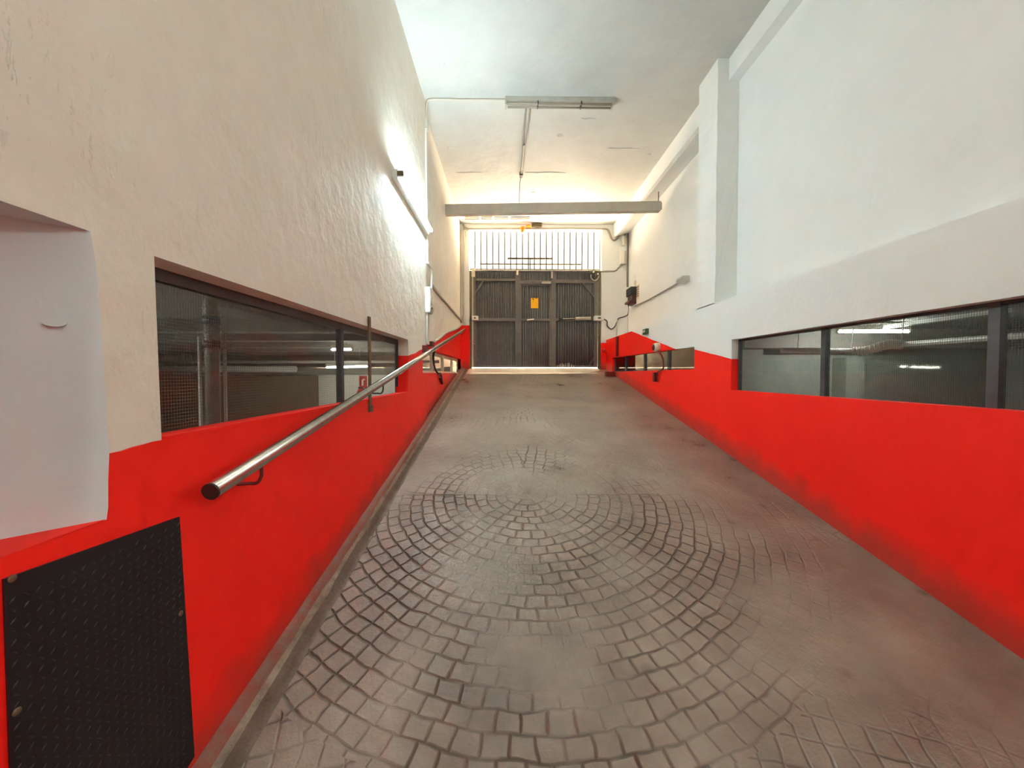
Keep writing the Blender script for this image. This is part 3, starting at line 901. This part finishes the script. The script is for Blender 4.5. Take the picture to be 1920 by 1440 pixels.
# ceiling cable run from the batten
mb = MB()
for off in (-0.03, 0.03):
    mb.tube(smooth_path([C_(990, 203, ZC - 0.01) + Vector((off, 0, 0)), C_(986, 240, ZC - 0.01) + Vector((off, 0, 0)), C_(982.5, 272, ZC - 0.01) + Vector((off * .6, 0, 0))]), 0.012, n=8)
mb.tube(smooth_path([C_(982, 270, ZC - 0.015), C_(981, 290, ZC - 0.015), C_(977.5, 324, ZC - 0.015)]), 0.024, n=8)
tag(obj('ceiling_cable', mb, 'cable'), 'twin grey cable running along the ceiling from the unlit batten', 'cable')
mb = MB()
q = C_(977, 325)
mb.box((q.x - 0.03, q.y - 0.05, ZC - 0.06), (q.x + 0.03, q.y + 0.05, ZC))
q2b = on(1, q.y + 0.15, 973, 383)
mb.tube(smooth_path([(q.x, q.y, ZC - 0.05), on(1, q.y + 0.06, 974.5, 345), on(1, q.y + 0.1, 974, 362), q2b]), 0.006, n=6)
tag(obj('dangling_wire', mb, 'dcable'), 'thin loose wire hanging from the end of the ceiling cable', 'wire')

# ------------------------------------------------------------------ header bar across the passage
YH = L_(835, 394, XLF).y
za0, za1 = on(1, YH, 835, 403.5).z, on(1, YH, 835, 384).z
ye = YH - 0.02
pr0, pr1 = on(1, ye, 1236, 396.5), on(1, ye, 1236, 378)
t = thing('header_bar', (XLF, YH, za0), 'long beige box bar hung across the passage below the ceiling', 'bar')
mb = MB()
mb.poly([(XLF, YH - 0.03, za0), (XLF, YH - 0.03, za1), (pr1.x, ye - 0.03, pr1.z), (pr0.x, ye - 0.03, pr0.z)], (0, 0.10, 0))
es = [e for e in mb.bm.edges]
obj('bar', mb, 'beige', t)
mb = MB(); mb.poly([(pr0.x, ye - 0.035, pr0.z - 0.004), (pr0.x, ye - 0.035, pr1.z + 0.004), (pr0.x + 0.04, ye - 0.03, pr1.z - 0.03), (pr0.x + 0.04, ye - 0.03, pr0.z + 0.03)], (0, 0.11, 0)); obj('end_cap', mb, 'beige', t)
mb = MB(); mb.beam((XLF, YH - 0.034, za0 + 0.012), (pr0.x, ye - 0.034, pr0.z + 0.012), 0.012, 0.024); obj('lip', mb, 'beige', t)
pw = on(1, ye + 0.02, 1235, 346)
mb = MB(); mb.tube([(pw.x, ye + 0.02, pr1.z - 0.02), (pw.x, ye + 0.02, ZB1 + 0.1)], 0.008, n=8); obj('hanger_rod', mb, 'darksteel', t)

# ------------------------------------------------------------------ gate
YL = YG + 0.10
g = lambda px, py: on(1, YL, px, py)
GB = g(1000, 688.8).z                       # underside of the leaf
t = thing('garage_gate', (g(1004, 690).x, YL, zr(YL)), 'dark grey corrugated metal garage gate closing the top of the ramp', 'gate')


def corr(name, px0, px1, py0, py1, parent, pitch=0.062, dep=0.026, y=YL + 0.02, mt='gate'):
    xa, xb = g(px0, 600).x, g(px1, 600).x; za, zb = max(g(1000, py1).z, GB), g(1000, py0).z
    m = MB(); x = xa; pr = []
    while x < xb:
        for fx, fy in ((0, 0), (0.30, 0), (0.42, 1), (0.72, 1), (0.84, 0)):
            pr.append((min(x + fx * pitch, xb), y + fy * dep))
        x += pitch
    pr.append((xb, y))
    for (xa_, ya_), (xb_, yb_) in zip(pr, pr[1:]):
        if xb_ - xa_ < 1e-5: continue
        m.quad([(xa_, ya_, za), (xb_, yb_, za), (xb_, yb_, zb), (xa_, ya_, zb)])
    m.box((xa, y + dep + 0.002, za), (xb, y + dep + 0.008, zb))
    return obj(name, m, mt, parent)


corr('leaf_panel', 888, 971, 509, 690, t)
corr('leaf_panel', 1037, 1119, 509, 690, t)
corr('transom_panel', 971, 1037, 509, 531, t)


def gbar(name, px0, py0, px1, py1, parent, mt='gatefr', y0=YL - 0.03, y1=YL + 0.02):
    a, b = g(px0, py0), g(px1, py1)
    m = MB(); m.box((a.x, y0, max(b.z, GB)), (b.x, y1, a.z), bev=0.004); return obj(name, m, mt, parent)


for x0, x1 in ((887.5, 893), (966, 975.5), (1033.5, 1042), (1113.5, 1119.5)):
    gbar('post', x0, 508, x1, 690, t)
gbar('top_rail', 887.5, 507, 1119.5, 511, t, y0=YL - 0.045)
for x0, x1, y0_, y1_ in ((893, 966, 522.5, 527.5), (973.5, 1035, 526, 533), (1042, 1113.5, 525, 531.5)):
    gbar('upper_rail', x0, y0_, x1, y1_, t)
for x0, x1 in ((893, 966), (1042, 1113.5)):
    gbar('middle_rail', x0, 596.5, x1, 602.5, t)
    gbar('bottom_rail', x0, 685, x1, 690, t)
for a, b in (((892, 550), (907, 526)), ((1090, 528), (1116, 560)), ((893, 671), (904, 690)), ((1103, 690), (1114, 671))):
    p, q = g(*a), g(*b)
    mb = MB(); mb.beam((p.x, YL - 0.012, max(p.z, GB + .01)), (q.x, YL - 0.012, max(q.z, GB + .01)), 0.045, 0.06, up=(0, 1, 0)); obj('diagonal_brace', mb, 'gatefr', t)
# wicket door
wd = corr('wicket_door', 976, 1032, 534, 690, t, pitch=0.058)
wd['label'] = 'pedestrian door set in the gate'
for px0, py0, px1, py1 in ((974, 533, 978, 690), (1030, 533, 1034.5, 690), (978, 533, 1030, 536), (978, 597, 1030, 602), (978, 686, 1030, 690)):
    a, b = g(px0, py0), g(px1, py1)
    mb = MB(); mb.box((a.x, YL - 0.018, max(b.z, GB)), (b.x, YL + 0.022, a.z)); obj('door_frame', mb, 'gatefr', wd)
p, q = g(988, 600.5), g(1001, 599)
mb = MB(); mb.beam((p.x, YL - 0.06, p.z), (q.x, YL - 0.06, q.z), 0.02, 0.03); mb.box((p.x, YL - 0.06, p.z - 0.02), (p.x + 0.03, YL - 0.01, p.z + 0.02)); tag(obj('handle', mb, 'pvc', wd), 'pale lever handle')
p = g(976.5, 596)
mb = MB(); mb.sphere((p.x, YL - 0.03, p.z), 0.018); obj('lock', mb, 'steel', wd)
p, q = g(1015.5, 529.5), g(1032, 533.5)
mb = MB(); mb.box((p.x, YL - 0.09, q.z), (q.x, YL - 0.03, p.z)); tag(obj('door_closer', mb, 'beige', wd), 'pale door closer')
# small fittings on the gate
for px0, py0, px1, py1, nm, mt, lb in ((884.5, 504, 891, 520, 'hinge_block', 'cream', 'cream hinge block'), (968, 507.5, 972, 517, 'latch_block', 'cream', 'cream latch block'), (1032.5, 510, 1036, 523, 'bolt', 'beige', 'slim pale bolt')):
    a, b = g(px0, py0), g(px1, py1)
    mb = MB(); mb.box((a.x, YL - 0.07, b.z), (b.x, YL - 0.03, a.z), bev=0.006); tag(obj(nm, mb, mt, t), lb)
for k, py in enumerate((640.5, 645.5)):
    p = g(889.5, py); mb = MB(); mb.sphere((p.x, YL - 0.045, p.z), 0.026, sy=0.6); tag(obj('knob', mb, 'steel', t), 'bright round knob')
mb = MB()
for k in range(11):
    px = 1045 + k * 3.6 + (k % 3) * 0.5; h = (4, 7, 8, 6, 8, 8, 9, 6)[k % 8]
    a, b = g(px, 690 - h - 1), g(px + 1.2 + (k % 2) * 0.5, 689.5)
    if k < 9: mb.box((a.x, YL - 0.033, b.z), (b.x, YL - 0.028, a.z))
tag(obj('scraped_slot', mb, 'pvcg', t), 'row of pale scraped slots at the foot of the right leaf')
a, b = g(884.9, 520), g(887.9, 690)
mb = MB(); mb.box((a.x, YL - 0.027, GB), (b.x, YL + 0.03, a.z)); tag(obj('edge_strip', mb, 'creamdull', t), 'pale edge strip')
# olive side posts
for x0, x1, lb in ((880.3, 885.0, 'olive steel post at the left edge of the gate opening'), (1121, 1126.5, 'olive steel post at the right edge of the gate opening')):
    a, b = g(x0, 508), g(x1, 691)
    xa_, xb_ = max(a.x, GX0 + 0.002), min(b.x, GX1 - 0.002)
    mb = MB(); mb.box((xa_, YL - 0.04, zr(YL) - 0.01), (xb_, YL + 0.06, a.z))
    tag(obj('gate_post', mb, 'olive'), lb, 'post')

# yellow notice on the wicket door
a, b = g(995.5, 558.5), g(1009.5, 578)
mb = MB(); mb.box((a.x, YL + 0.010, b.z), (b.x, YL + 0.016, a.z), 0)
for k, (fx, fz, w, h) in enumerate(((0.18, 0.86, 0.22, 0.08), (0.3, 0.72, 0.05, 0.16), (0.22, 0.6, 0.08, 0.05), (0.62, 0.93, 0.2, 0.04))):
    xx = a.x + (b.x - a.x) * fx; z_ = b.z + (a.z - b.z) * fz
    mb.box((xx, YL + 0.008, z_), (xx + (b.x - a.x) * w, YL + 0.011, z_ + (a.z - b.z) * h), 1)
tag(obj('notice', mb, ['yellow', 'ink']), 'yellow notice sheet on the pedestrian door of the gate', 'notice')

# gate opener on the right leaf
t2 = thing('gate_opener', (g(1077, 598).x, YL - 0.1, g(1077, 598).z), 'pale hydraulic opener arm lying across the right gate leaf', 'gate opener')
p, q = g(1052, 599), g(1080, 598.3); r_ = g(1106, 598)
mb = MB(); mb.tube([(p.x, YL - 0.1, p.z), (q.x, YL - 0.1, q.z)], 0.018, n=12); obj('rod', mb, 'steel', t2)
mb = MB(); mb.tube([(q.x - 0.03, YL - 0.1, q.z), (r_.x, YL - 0.1, r_.z)], 0.042, n=16); obj('cylinder', mb, 'beige', t2)
mb = MB(); mb.box((p.x - 0.06, YL - 0.12, p.z - 0.03), (p.x + 0.02, YL - 0.03, p.z + 0.02)); obj('mount', mb, 'darksteel', t2)
for x0, x1, lb, dk in ((885.8, 897.5, 'white square lock box on the left edge of the gate', 1.8), (1112, 1129, 'white motor box on the right edge of the gate', 3.0)):
    a, b = g(x0, 594), g(x1, 602.5)
    tt = thing('gate_box', ((a.x + b.x) / 2, YL - 0.05, b.z), lb, 'box')
    mb = MB(); mb.box((a.x, YL - 0.19, b.z), (b.x, YL - 0.03, a.z), bev=0.008); obj('body', mb, 'pvc', tt)
    c = (a + b) / 2; mb = MB(); mb.box((c.x - 0.012 * dk, YL - 0.195, c.z - 0.018), (c.x + 0.012 * dk, YL - 0.188, c.z + 0.018)); obj('slot', mb, 'darksteel', tt)

# ------------------------------------------------------------------ grille over the gate
YR = YG + 0.12
gr_ = lambda px, py: on(1, YR, px, py)
zt_, zb_ = GZT - 0.001, g(1000, 507).z + 0.012
t = thing('window_grille', (gr_(1004, 507).x, YR, zb_), 'iron bar grille filling the bright opening above the gate', 'grille')
px = 890.5
while px < 1125:
    p = gr_(px, 470)
    mb = MB(); mb.tube([(p.x, YR, zb_), (p.x, YR, zt_)], 0.0135, n=8); obj('bar', mb, 'grillebar', t)
    px += 11.15
for x0, x1, py, mt, h in ((900, 1090, 495, 'olive', 0.016), (952, 1035, 484.5, 'rust', 0.022)):
    a, b = gr_(x0, py), gr_(x1, py)
    mb = MB(); mb.box((a.x, YR + 0.012, a.z - h), (b.x, YR + 0.03, a.z + h)); obj('cross_rail', mb, mt, t)
p = gr_(994, 495)
mb = MB(); mb.box((p.x - 0.012, YR + 0.012, zb_), (p.x + 0.012, YR + 0.03, gr_(994, 484).z)); obj('stem', mb, 'olive', t)
# top edge of the gate frame, spanning the opening
mb = MB(); a, b = gr_(880.5, 505), gr_(1127, 509)
mb.box((a.x, YR + 0.02, zb_), (b.x, YR + 0.06, zb_ + 0.035)); obj('sill_rail', mb, 'olive', t)

# ------------------------------------------------------------------ beacon and cables at the gate head
YK = YG - 0.05
k_ = lambda px, py: on(1, YK, px, py)
t = thing('warning_beacon', k_(982, 426), 'orange warning beacon lamp above the middle of the gate', 'beacon')
p = k_(980, 430)
mb = MB(); mb.sphere((p.x, YK - 0.05, p.z), 0.065, sz=0.8); mb.tube([(p.x, YK - 0.05, p.z - 0.02), (p.x - 0.02, YK - 0.05, p.z - 0.10)], [0.05, 0.03], n=12); obj('lens', mb, 'orange', t)
a, b = k_(986, 427.5), k_(995.5, 424)
mb = MB(); mb.box((a.x, YK - 0.08, a.z), (b.x, YK, b.z), bev=0.004); obj('arm', mb, 'orange', t)
a, b = k_(962, 429), k_(978, 428)
mb = MB(); mb.tube([a, b], 0.018, n=8); obj('stalk', mb, 'orange', t)
a, b = k_(997, 425), k_(1016, 420.5)
mb = MB(); mb.box((a.x, YK - 0.05, a.z), (b.x, YK + 0.04, b.z), bev=0.005)
tag(obj('sensor_box', mb, 'rust'), 'small olive sensor box beside the orange beacon', 'sensor')
mb = MB(); mb.tube(smooth_path([k_(868, 421), k_(873, 427), k_(884, 429.5), k_(920, 429), k_(965, 429), k_(1000, 429), k_(1060, 428.5), k_(1120, 429), k_(1138, 429.5), k_(1143, 436), k_(1147, 447), k_(1152, 451), k_(1160, 444), k_(1167, 435), k_(1171, 439), k_(1172.5, 445)]), 0.022, n=8)
tag(obj('lintel_cable', mb, 'cable'), 'brown grey cable strung along the head of the gate opening', 'cable')
mb = MB()
for y_ in (0, 1):
    z_ = ZC - 0.012
    mb.tube([C_(872, 411.5 - 3.5 * y_, z_), C_(930, 411 - 3.5 * y_, z_), C_(994, 410.5 - 3 * y_, z_)], 0.016, n=8)
for pxx in (901, 925, 955):
    q = C_(pxx, 409.5, ZC - 0.012); mb.box((q.x - 0.02, q.y - 0.16, ZC - 0.03), (q.x + 0.02, q.y + 0.16, ZC))
tag(obj('ceiling_conduit', mb, 'conduit'), 'pair of pale conduits on the ceiling just inside the gate', 'conduit')
mb = MB(); mb.tube(smooth_path([k_(873, 432), k_(875, 438), k_(874, 443)]), 0.02, n=8)
tag(obj('pipe_bend', mb, 'pvc'), 'white bent cable end at the top of the far left corner', 'cable')

# floodlight at the gate's upper right corner
YT = YG - 0.04
s_ = lambda px, py: on(1, YT, px, py)
t = thing('floodlight', s_(1115, 512), 'small dark twin spotlight at the upper right corner of the gate', 'spotlight')
for px0, py0 in ((1111.5, 511.5), (1119.5, 515.5)):
    p = s_(px0, py0)
    mb = MB(); mb.tube([(p.x, YT - 0.09, p.z), (p.x, YT + 0.05, p.z + 0.02)], [0.05, 0.035], n=14); h_ = obj('head', mb, 'olive', t)
    mb = MB(); mb.sphere((p.x, YT - 0.09, p.z), 0.026, sy=0.5); obj('lens', mb, 'pvc', h_)
a, b = s_(1106, 508), s_(1126, 511)
mb = MB(); mb.box((a.x, YT - 0.03, b.z), (b.x, YT + 0.03, a.z)); obj('mount', mb, 'olive', t)
mb = MB(); mb.tube(smooth_path([s_(1108, 515), s_(1109, 522), s_(1115, 526), s_(1121, 522), s_(1124, 514)]), 0.011, n=8); obj('cable_loop', mb, 'conduit', t)
mb = MB(); mb.tube(smooth_path([s_(1125, 509.5), s_(1140, 508.5), s_(1153, 508), s_(1160, 502), s_(1168, 496), s_(1170, 493)]), 0.018, n=8)
tag(obj('cable', mb, 'cable'), 'grey cable from the spotlight to the lower white box on the right', 'cable')

# boxes and conduit on the gate wall right of the opening
YW_ = YG
for (x0, y0_, x1, y1_), lb in (((1166.5, 443, 1173.5, 460), 'upper white junction box right of the gate grille'), ((1163, 470, 1174, 495.5), 'larger lower white junction box right of the gate grille')):
    a, b = on(1, YG - 0.1, x0, y0_), on(1, YG - 0.1, x1, y1_)
    tt = thing('junction_box', ((a.x + b.x) / 2, YG, b.z), lb, 'junction box')
    mb = MB(); mb.box((a.x, YG - 0.14, b.z), (b.x, YG, a.z), bev=0.012); obj('body', mb, 'pvc', tt)
    mb = MB(); mb.box((b.x - 0.055, YG - 0.148, b.z + 0.02), (b.x - 0.005, YG - 0.138, a.z - 0.02)); obj('cover', mb, 'pvcg', tt)
mb = MB()
pv = lambda px, py: on(0, XRU - 0.03, px, py)
xq = on(1, YG - 0.03, 1177, 500).x
mb.tube([(xq, YG - 0.03, ZB1 + 0.1), (xq, YG - 0.03, on(1, YG - 0.03, 1177, 538).z)], 0.022, n=10)
tag(obj('corner_conduit', mb, 'cable'), 'vertical grey conduit in the far right corner above the black box', 'conduit')
XB = XRU
t = thing('control_box', on(0, XRU, 1183, 570), 'black control box with brown lower half in the far right corner', 'control box')
y1b, y0b = on(0, XRU - 0.1, 1177, 550).y, on(0, XRU - 0.1, 1186, 550).y
y1b = min(y1b, YG - 0.02)
z_t, z_m, z_b = on(1, y0b, 1182, 537).z, on(1, y0b, 1182, 552).z, on(1, y0b, 1182, 569).z
mb = MB(); mb.box((XRU - 0.14, y0b, z_m), (XRU, y1b, z_t), bev=0.01); obj('upper_case', mb, 'black', t)
mb = MB(); mb.box((XRU - 0.11, y0b + 0.02, z_b), (XRU, y1b - 0.02, z_m), bev=0.008); obj('lower_case', mb, 'brownbox', t)
mb = MB(); mb.box((XRU - 0.17, y0b + 0.03, z_b + 0.03), (XRU - 0.1, y1b + 0.0, z_b + 0.08)); obj('terminal', mb, 'dred', t)
for (x0, y0_, x1, y1_), lb in (((1189, 528, 1192.5, 541), 'small blank paper slip above the printed notice at right'), ((1193, 536, 1198.5, 559), 'narrow printed paper notice right of the black control box')):
    a, b = on(0, XRU, x0, y0_), on(0, XRU, x1, y1_)
    yy0, yy1 = min(a.y, b.y), max(a.y, b.y); zz0, zz1 = b.z, a.z
    mb = MB(); mb.box((XRU - 0.006, yy0, zz0), (XRU - 0.001, yy1, zz1), 0)
    if x0 > 1190:
        for q in (0.15, 0.3, 0.45, 0.62, 0.78):
            z_ = zz0 + (zz1 - zz0) * q; mb.box((XRU - 0.008, yy0 + 0.02, z_), (XRU - 0.005, yy1 - 0.03, z_ + 0.035), 1)
    tag(obj('paper_notice', mb, ['paper', 'print']), lb, 'notice')
# slanted conduit to the socket box
p0_, p1_ = pv(1190, 574), pv(1272, 531)
mb = MB(); mb.tube(smooth_path([p0_, pv(1215, 562.5), pv(1245, 546), p1_]), 0.016, n=10)
tag(obj('wall_conduit', mb, 'cable'), 'conduit slanting up the right wall to the pale socket box', 'conduit')
pa_, pb_ = on(0, XRU - 0.08, 1272, 533), on(0, XRU - 0.08, 1285, 516)
t = thing('socket_box', (XRU, (pa_.y + pb_.y) / 2, pa_.z), 'pale socket box on the right wall at the end of the slanting conduit', 'socket box')
mb = MB(); mb.box((XRU - 0.12, min(pa_.y, pb_.y), pa_.z), (XRU, max(pa_.y, pb_.y), pb_.z), bev=0.012); obj('body', mb, 'pvcg', t)
mb = MB(); mb.box((XRU - 0.128, min(pa_.y, pb_.y) + 0.03, pa_.z + 0.03), (XRU - 0.118, max(pa_.y, pb_.y) - 0.03, pb_.z - 0.03)); obj('lid', mb, 'housing', t)
# cables under the control box
w = lambda px, py: on(1, YG - 0.03, px, py)
mb = MB()
mb.tube(smooth_path([on(1, YG - 0.06, 1178, 569), on(1, YG - 0.06, 1179, 580), w(1177, 590), w(1170, 594), w(1160, 597), w(1157, 603), w(1153, 612), w(1146, 617), w(1139, 611), w(1138, 602), w(1131, 598)]), 0.013, n=8)
tag(obj('looped_cable', mb, 'dcable'), 'dark cable looping from the control box to the white motor box', 'cable')
mb = MB(); mb.tube(smooth_path([w(1183, 572), w(1184, 580), w(1179, 588), w(1178, 605), w(1178, 624)]), 0.016, n=8)
tag(obj('drop_cable', mb, 'conduit'), 'pale cable dropping from the control box to the red ledge', 'cable')
xk = XR + 0.02
mb = MB(); mb.tube(smooth_path([w(1158, 600), w(1156, 608), w(1156, 620), w(1156, 630)]), 0.014, n=8)
tag(obj('drop_cable', mb, 'conduit'), 'thin pale cable dropping left of the control box to the red wall', 'cable')
p, q = on(0, XR - 0.03, 1156.5, 632), on(0, XR - 0.03, 1156.5, 668)
mb = MB(); mb.box((XR - 0.04, p.y - 0.05, q.z), (XR + 0.001, p.y + 0.05, p.z + 0.01))
tag(obj('red_trunking', mb, 'dred'), 'vertical trunking painted dark red above the far right window', 'trunking')

# red fittings on the wall right of the gate
p = on(1, YG - 0.06, 1132, 656.5)
t = thing('alarm_bell', (p.x, YG, p.z), 'round red bell on the red wall strip right of the gate', 'bell')
mb = MB(); mb.sphere((p.x, YG - 0.06, p.z), 0.055, sy=0.6); obj('dome', mb, 'redp', t)
mb = MB(); mb.box((p.x - 0.025, YG - 0.05, p.z - 0.05), (p.x + 0.025, YG, p.z + 0.05)); obj('base', mb, 'redp', t)
mb = MB(); mb.tube(smooth_path([on(1, YG - 0.05, 1136, 661), on(1, YG - 0.05, 1138.5, 664), on(1, YG - 0.05, 1138.5, 669), on(1, YG - 0.05, 1137, 675)]), 0.024, n=10)
tag(obj('wall_hook', mb, 'redp'), 'red hook on the wall just below the round red bell', 'hook')
p, q = R_(1210, 618), R_(1216.5, 626)
mb = MB(); mb.box((XR - 0.05, min(p.y, q.y), min(p.z, q.z)), (XR, max(p.y, q.y), max(p.z, q.z)), 0); mb.box((XR - 0.054, min(p.y, q.y) + .04, min(p.z, q.z) + .03), (XR - 0.049, max(p.y, q.y) - .02, max(p.z, q.z) - .02), 1)
tag(obj('indicator_plate', mb, ['green', 'pvcg']), 'small green square plate on the right wall above the red paint', 'plate')
# block on the floor at the right
p = on_ramp(1147, 706)
mb = MB(); mb.box((p.x - 0.14, p.y - 0.06, zr(p.y) + 0.0), (p.x + 0.06, p.y + 0.10, zr(p.y) + 0.11), bev=0.008)
tag(obj('floor_block', mb, 'dred'), 'dark reddish block on the ramp beside the right end of the gate', 'block')
# lamp with bent arm at the far right window
t = thing('bulkhead_lamp', R_(1230, 652), 'cream round bulkhead lamp over the far right window', 'lamp')
p = on(0, XR - 0.05, 1230, 651.5)
mb = MB(); mb.tube([(XR, p.y, p.z), (XR - 0.06, p.y, p.z), (XR - 0.09, p.y, p.z)], [0.075, 0.075, 0.06], n=18); obj('base', mb, 'cream', t)
mb = MB(); mb.sphere((XR - 0.085, p.y, p.z), 0.055, sx=0.6); obj('lens', mb, 'dred', t)
mb = MB(); mb.tube(smooth_path([on(0, XR - 0.03, 1233, 656), on(0, XR - 0.03, 1241, 668), on(0, XR - 0.03, 1244, 682), on(0, XR - 0.03, 1243, 692), on(0, XR - 0.04, 1236, 696), on(0, XR - 0.04, 1233, 700), on(0, XR - 0.03, 1233, 716)]), 0.014, n=8)
obj('bent_cable', mb, 'dred', t)
p, q = on(0, XR - 0.04, 1228, 698), on(0, XR - 0.04, 1228, 716)
mb = MB(); mb.box((XR - 0.07, p.y - 0.035, q.z), (XR - 0.0, p.y + 0.035, p.z), bev=0.012)
tag(obj('wall_bracket', mb, 'dred'), 'dark red bracket on the wall under the far right window', 'bracket')

# ------------------------------------------------------------------ outside
mb = MB(); mb.box((-14, YG + 0.3, zr(YG) - 0.25), (16, YG + 26, zr(YG) - 0.02))
obj('ground', mb, 'ground', kind='structure')

# ------------------------------------------------------------------ unseen fill tubes added behind the photographer
tube_light('rear_fill_batten', (0.2, -2.6, ZC - 0.09), (1.7, -2.6, ZC - 0.09), 'unseen fill batten added on the ceiling behind the photographer', 'fill_rear', drop=0.065)  # weak fill from behind, added out of view
t = thing('rear_wall_fill_batten', (XL, -1.9, zm), 'unseen fill batten added on the left wall behind the photographer', 'light')  # added out of view to light the near right wall
mb = MB(); mb.box((XL, -2.7, zm - 0.04), (XL + 0.03, -1.15, zm + 0.04)); obj('housing', mb, 'lampwhite', t)
mb = MB(); mb.tube([(XL + 0.062, -2.67, zm), (XL + 0.062, -1.18, zm)], 0.02, n=12); obj('tube', mb, 'fill_wall', t)
for yy in (-2.69, -1.16):
    mb = MB(); mb.box((XL + 0.02, yy - 0.015, zm - 0.025), (XL + 0.09, yy + 0.015, zm + 0.025)); obj('lamp_holder', mb, 'pvcg', t)

t = thing('rear_wall_fill_batten', (XRN, -1.9, zm), 'unseen fill batten added on the right wall behind the photographer', 'light')  # added out of view to even the light on recess and left wall
mb = MB(); mb.box((XRN - 0.03, -2.7, zm - 0.04), (XRN, -1.15, zm + 0.04)); obj('housing', mb, 'lampwhite', t)
mb = MB(); mb.tube([(XRN - 0.062, -2.67, zm), (XRN - 0.062, -1.18, zm)], 0.02, n=12); obj('tube', mb, 'fill_wall', t)
for yy in (-2.69, -1.16):
    mb = MB(); mb.box((XRN - 0.09, yy - 0.015, zm - 0.025), (XRN - 0.02, yy + 0.015, zm + 0.025)); obj('lamp_holder', mb, 'pvcg', t)

# ------------------------------------------------------------------ light
w_ = bpy.data.worlds.new('sky'); sc.world = w_; w_.use_nodes = True
bg = w_.node_tree.nodes['Background']
bg.inputs[0].default_value = (1.0, 0.95, 0.87, 1); bg.inputs[1].default_value = 0.36
sd = bpy.data.lights.new('sun', 'SUN'); sd.energy = 52; sd.angle = math.radians(1.0); sd.color = (1, 0.87, 0.74)
so = bpy.data.objects.new('sun', sd); C.objects.link(so)
so.rotation_euler = Euler((math.radians(-12.5), 0, math.radians(8)), 'XYZ')
so.location = (0, 14, 8)
pd_ = bpy.data.lights.new('opening_portal', 'AREA'); pd_.shape = 'RECTANGLE'; pd_.size = GX1 - GX0; pd_.size_y = 1.05
pd_.cycles.is_portal = True
po = bpy.data.objects.new('opening_portal', pd_); C.objects.link(po)
po.location = ((GX0 + GX1) / 2, YG + 0.25, (zt_ + zb_) / 2); po.rotation_euler = (math.radians(-90), 0, 0)

vs = sc.view_settings
sc.display_settings.display_device = 'sRGB'
vs.view_transform = 'Standard'; vs.look = 'None'; vs.gamma = 1; vs.use_curve_mapping = False
vs.exposure = 2.36
sc.cycles.max_bounces = 14
sc.cycles.diffuse_bounces = 8
sc.cycles.transparent_max_bounces = 16
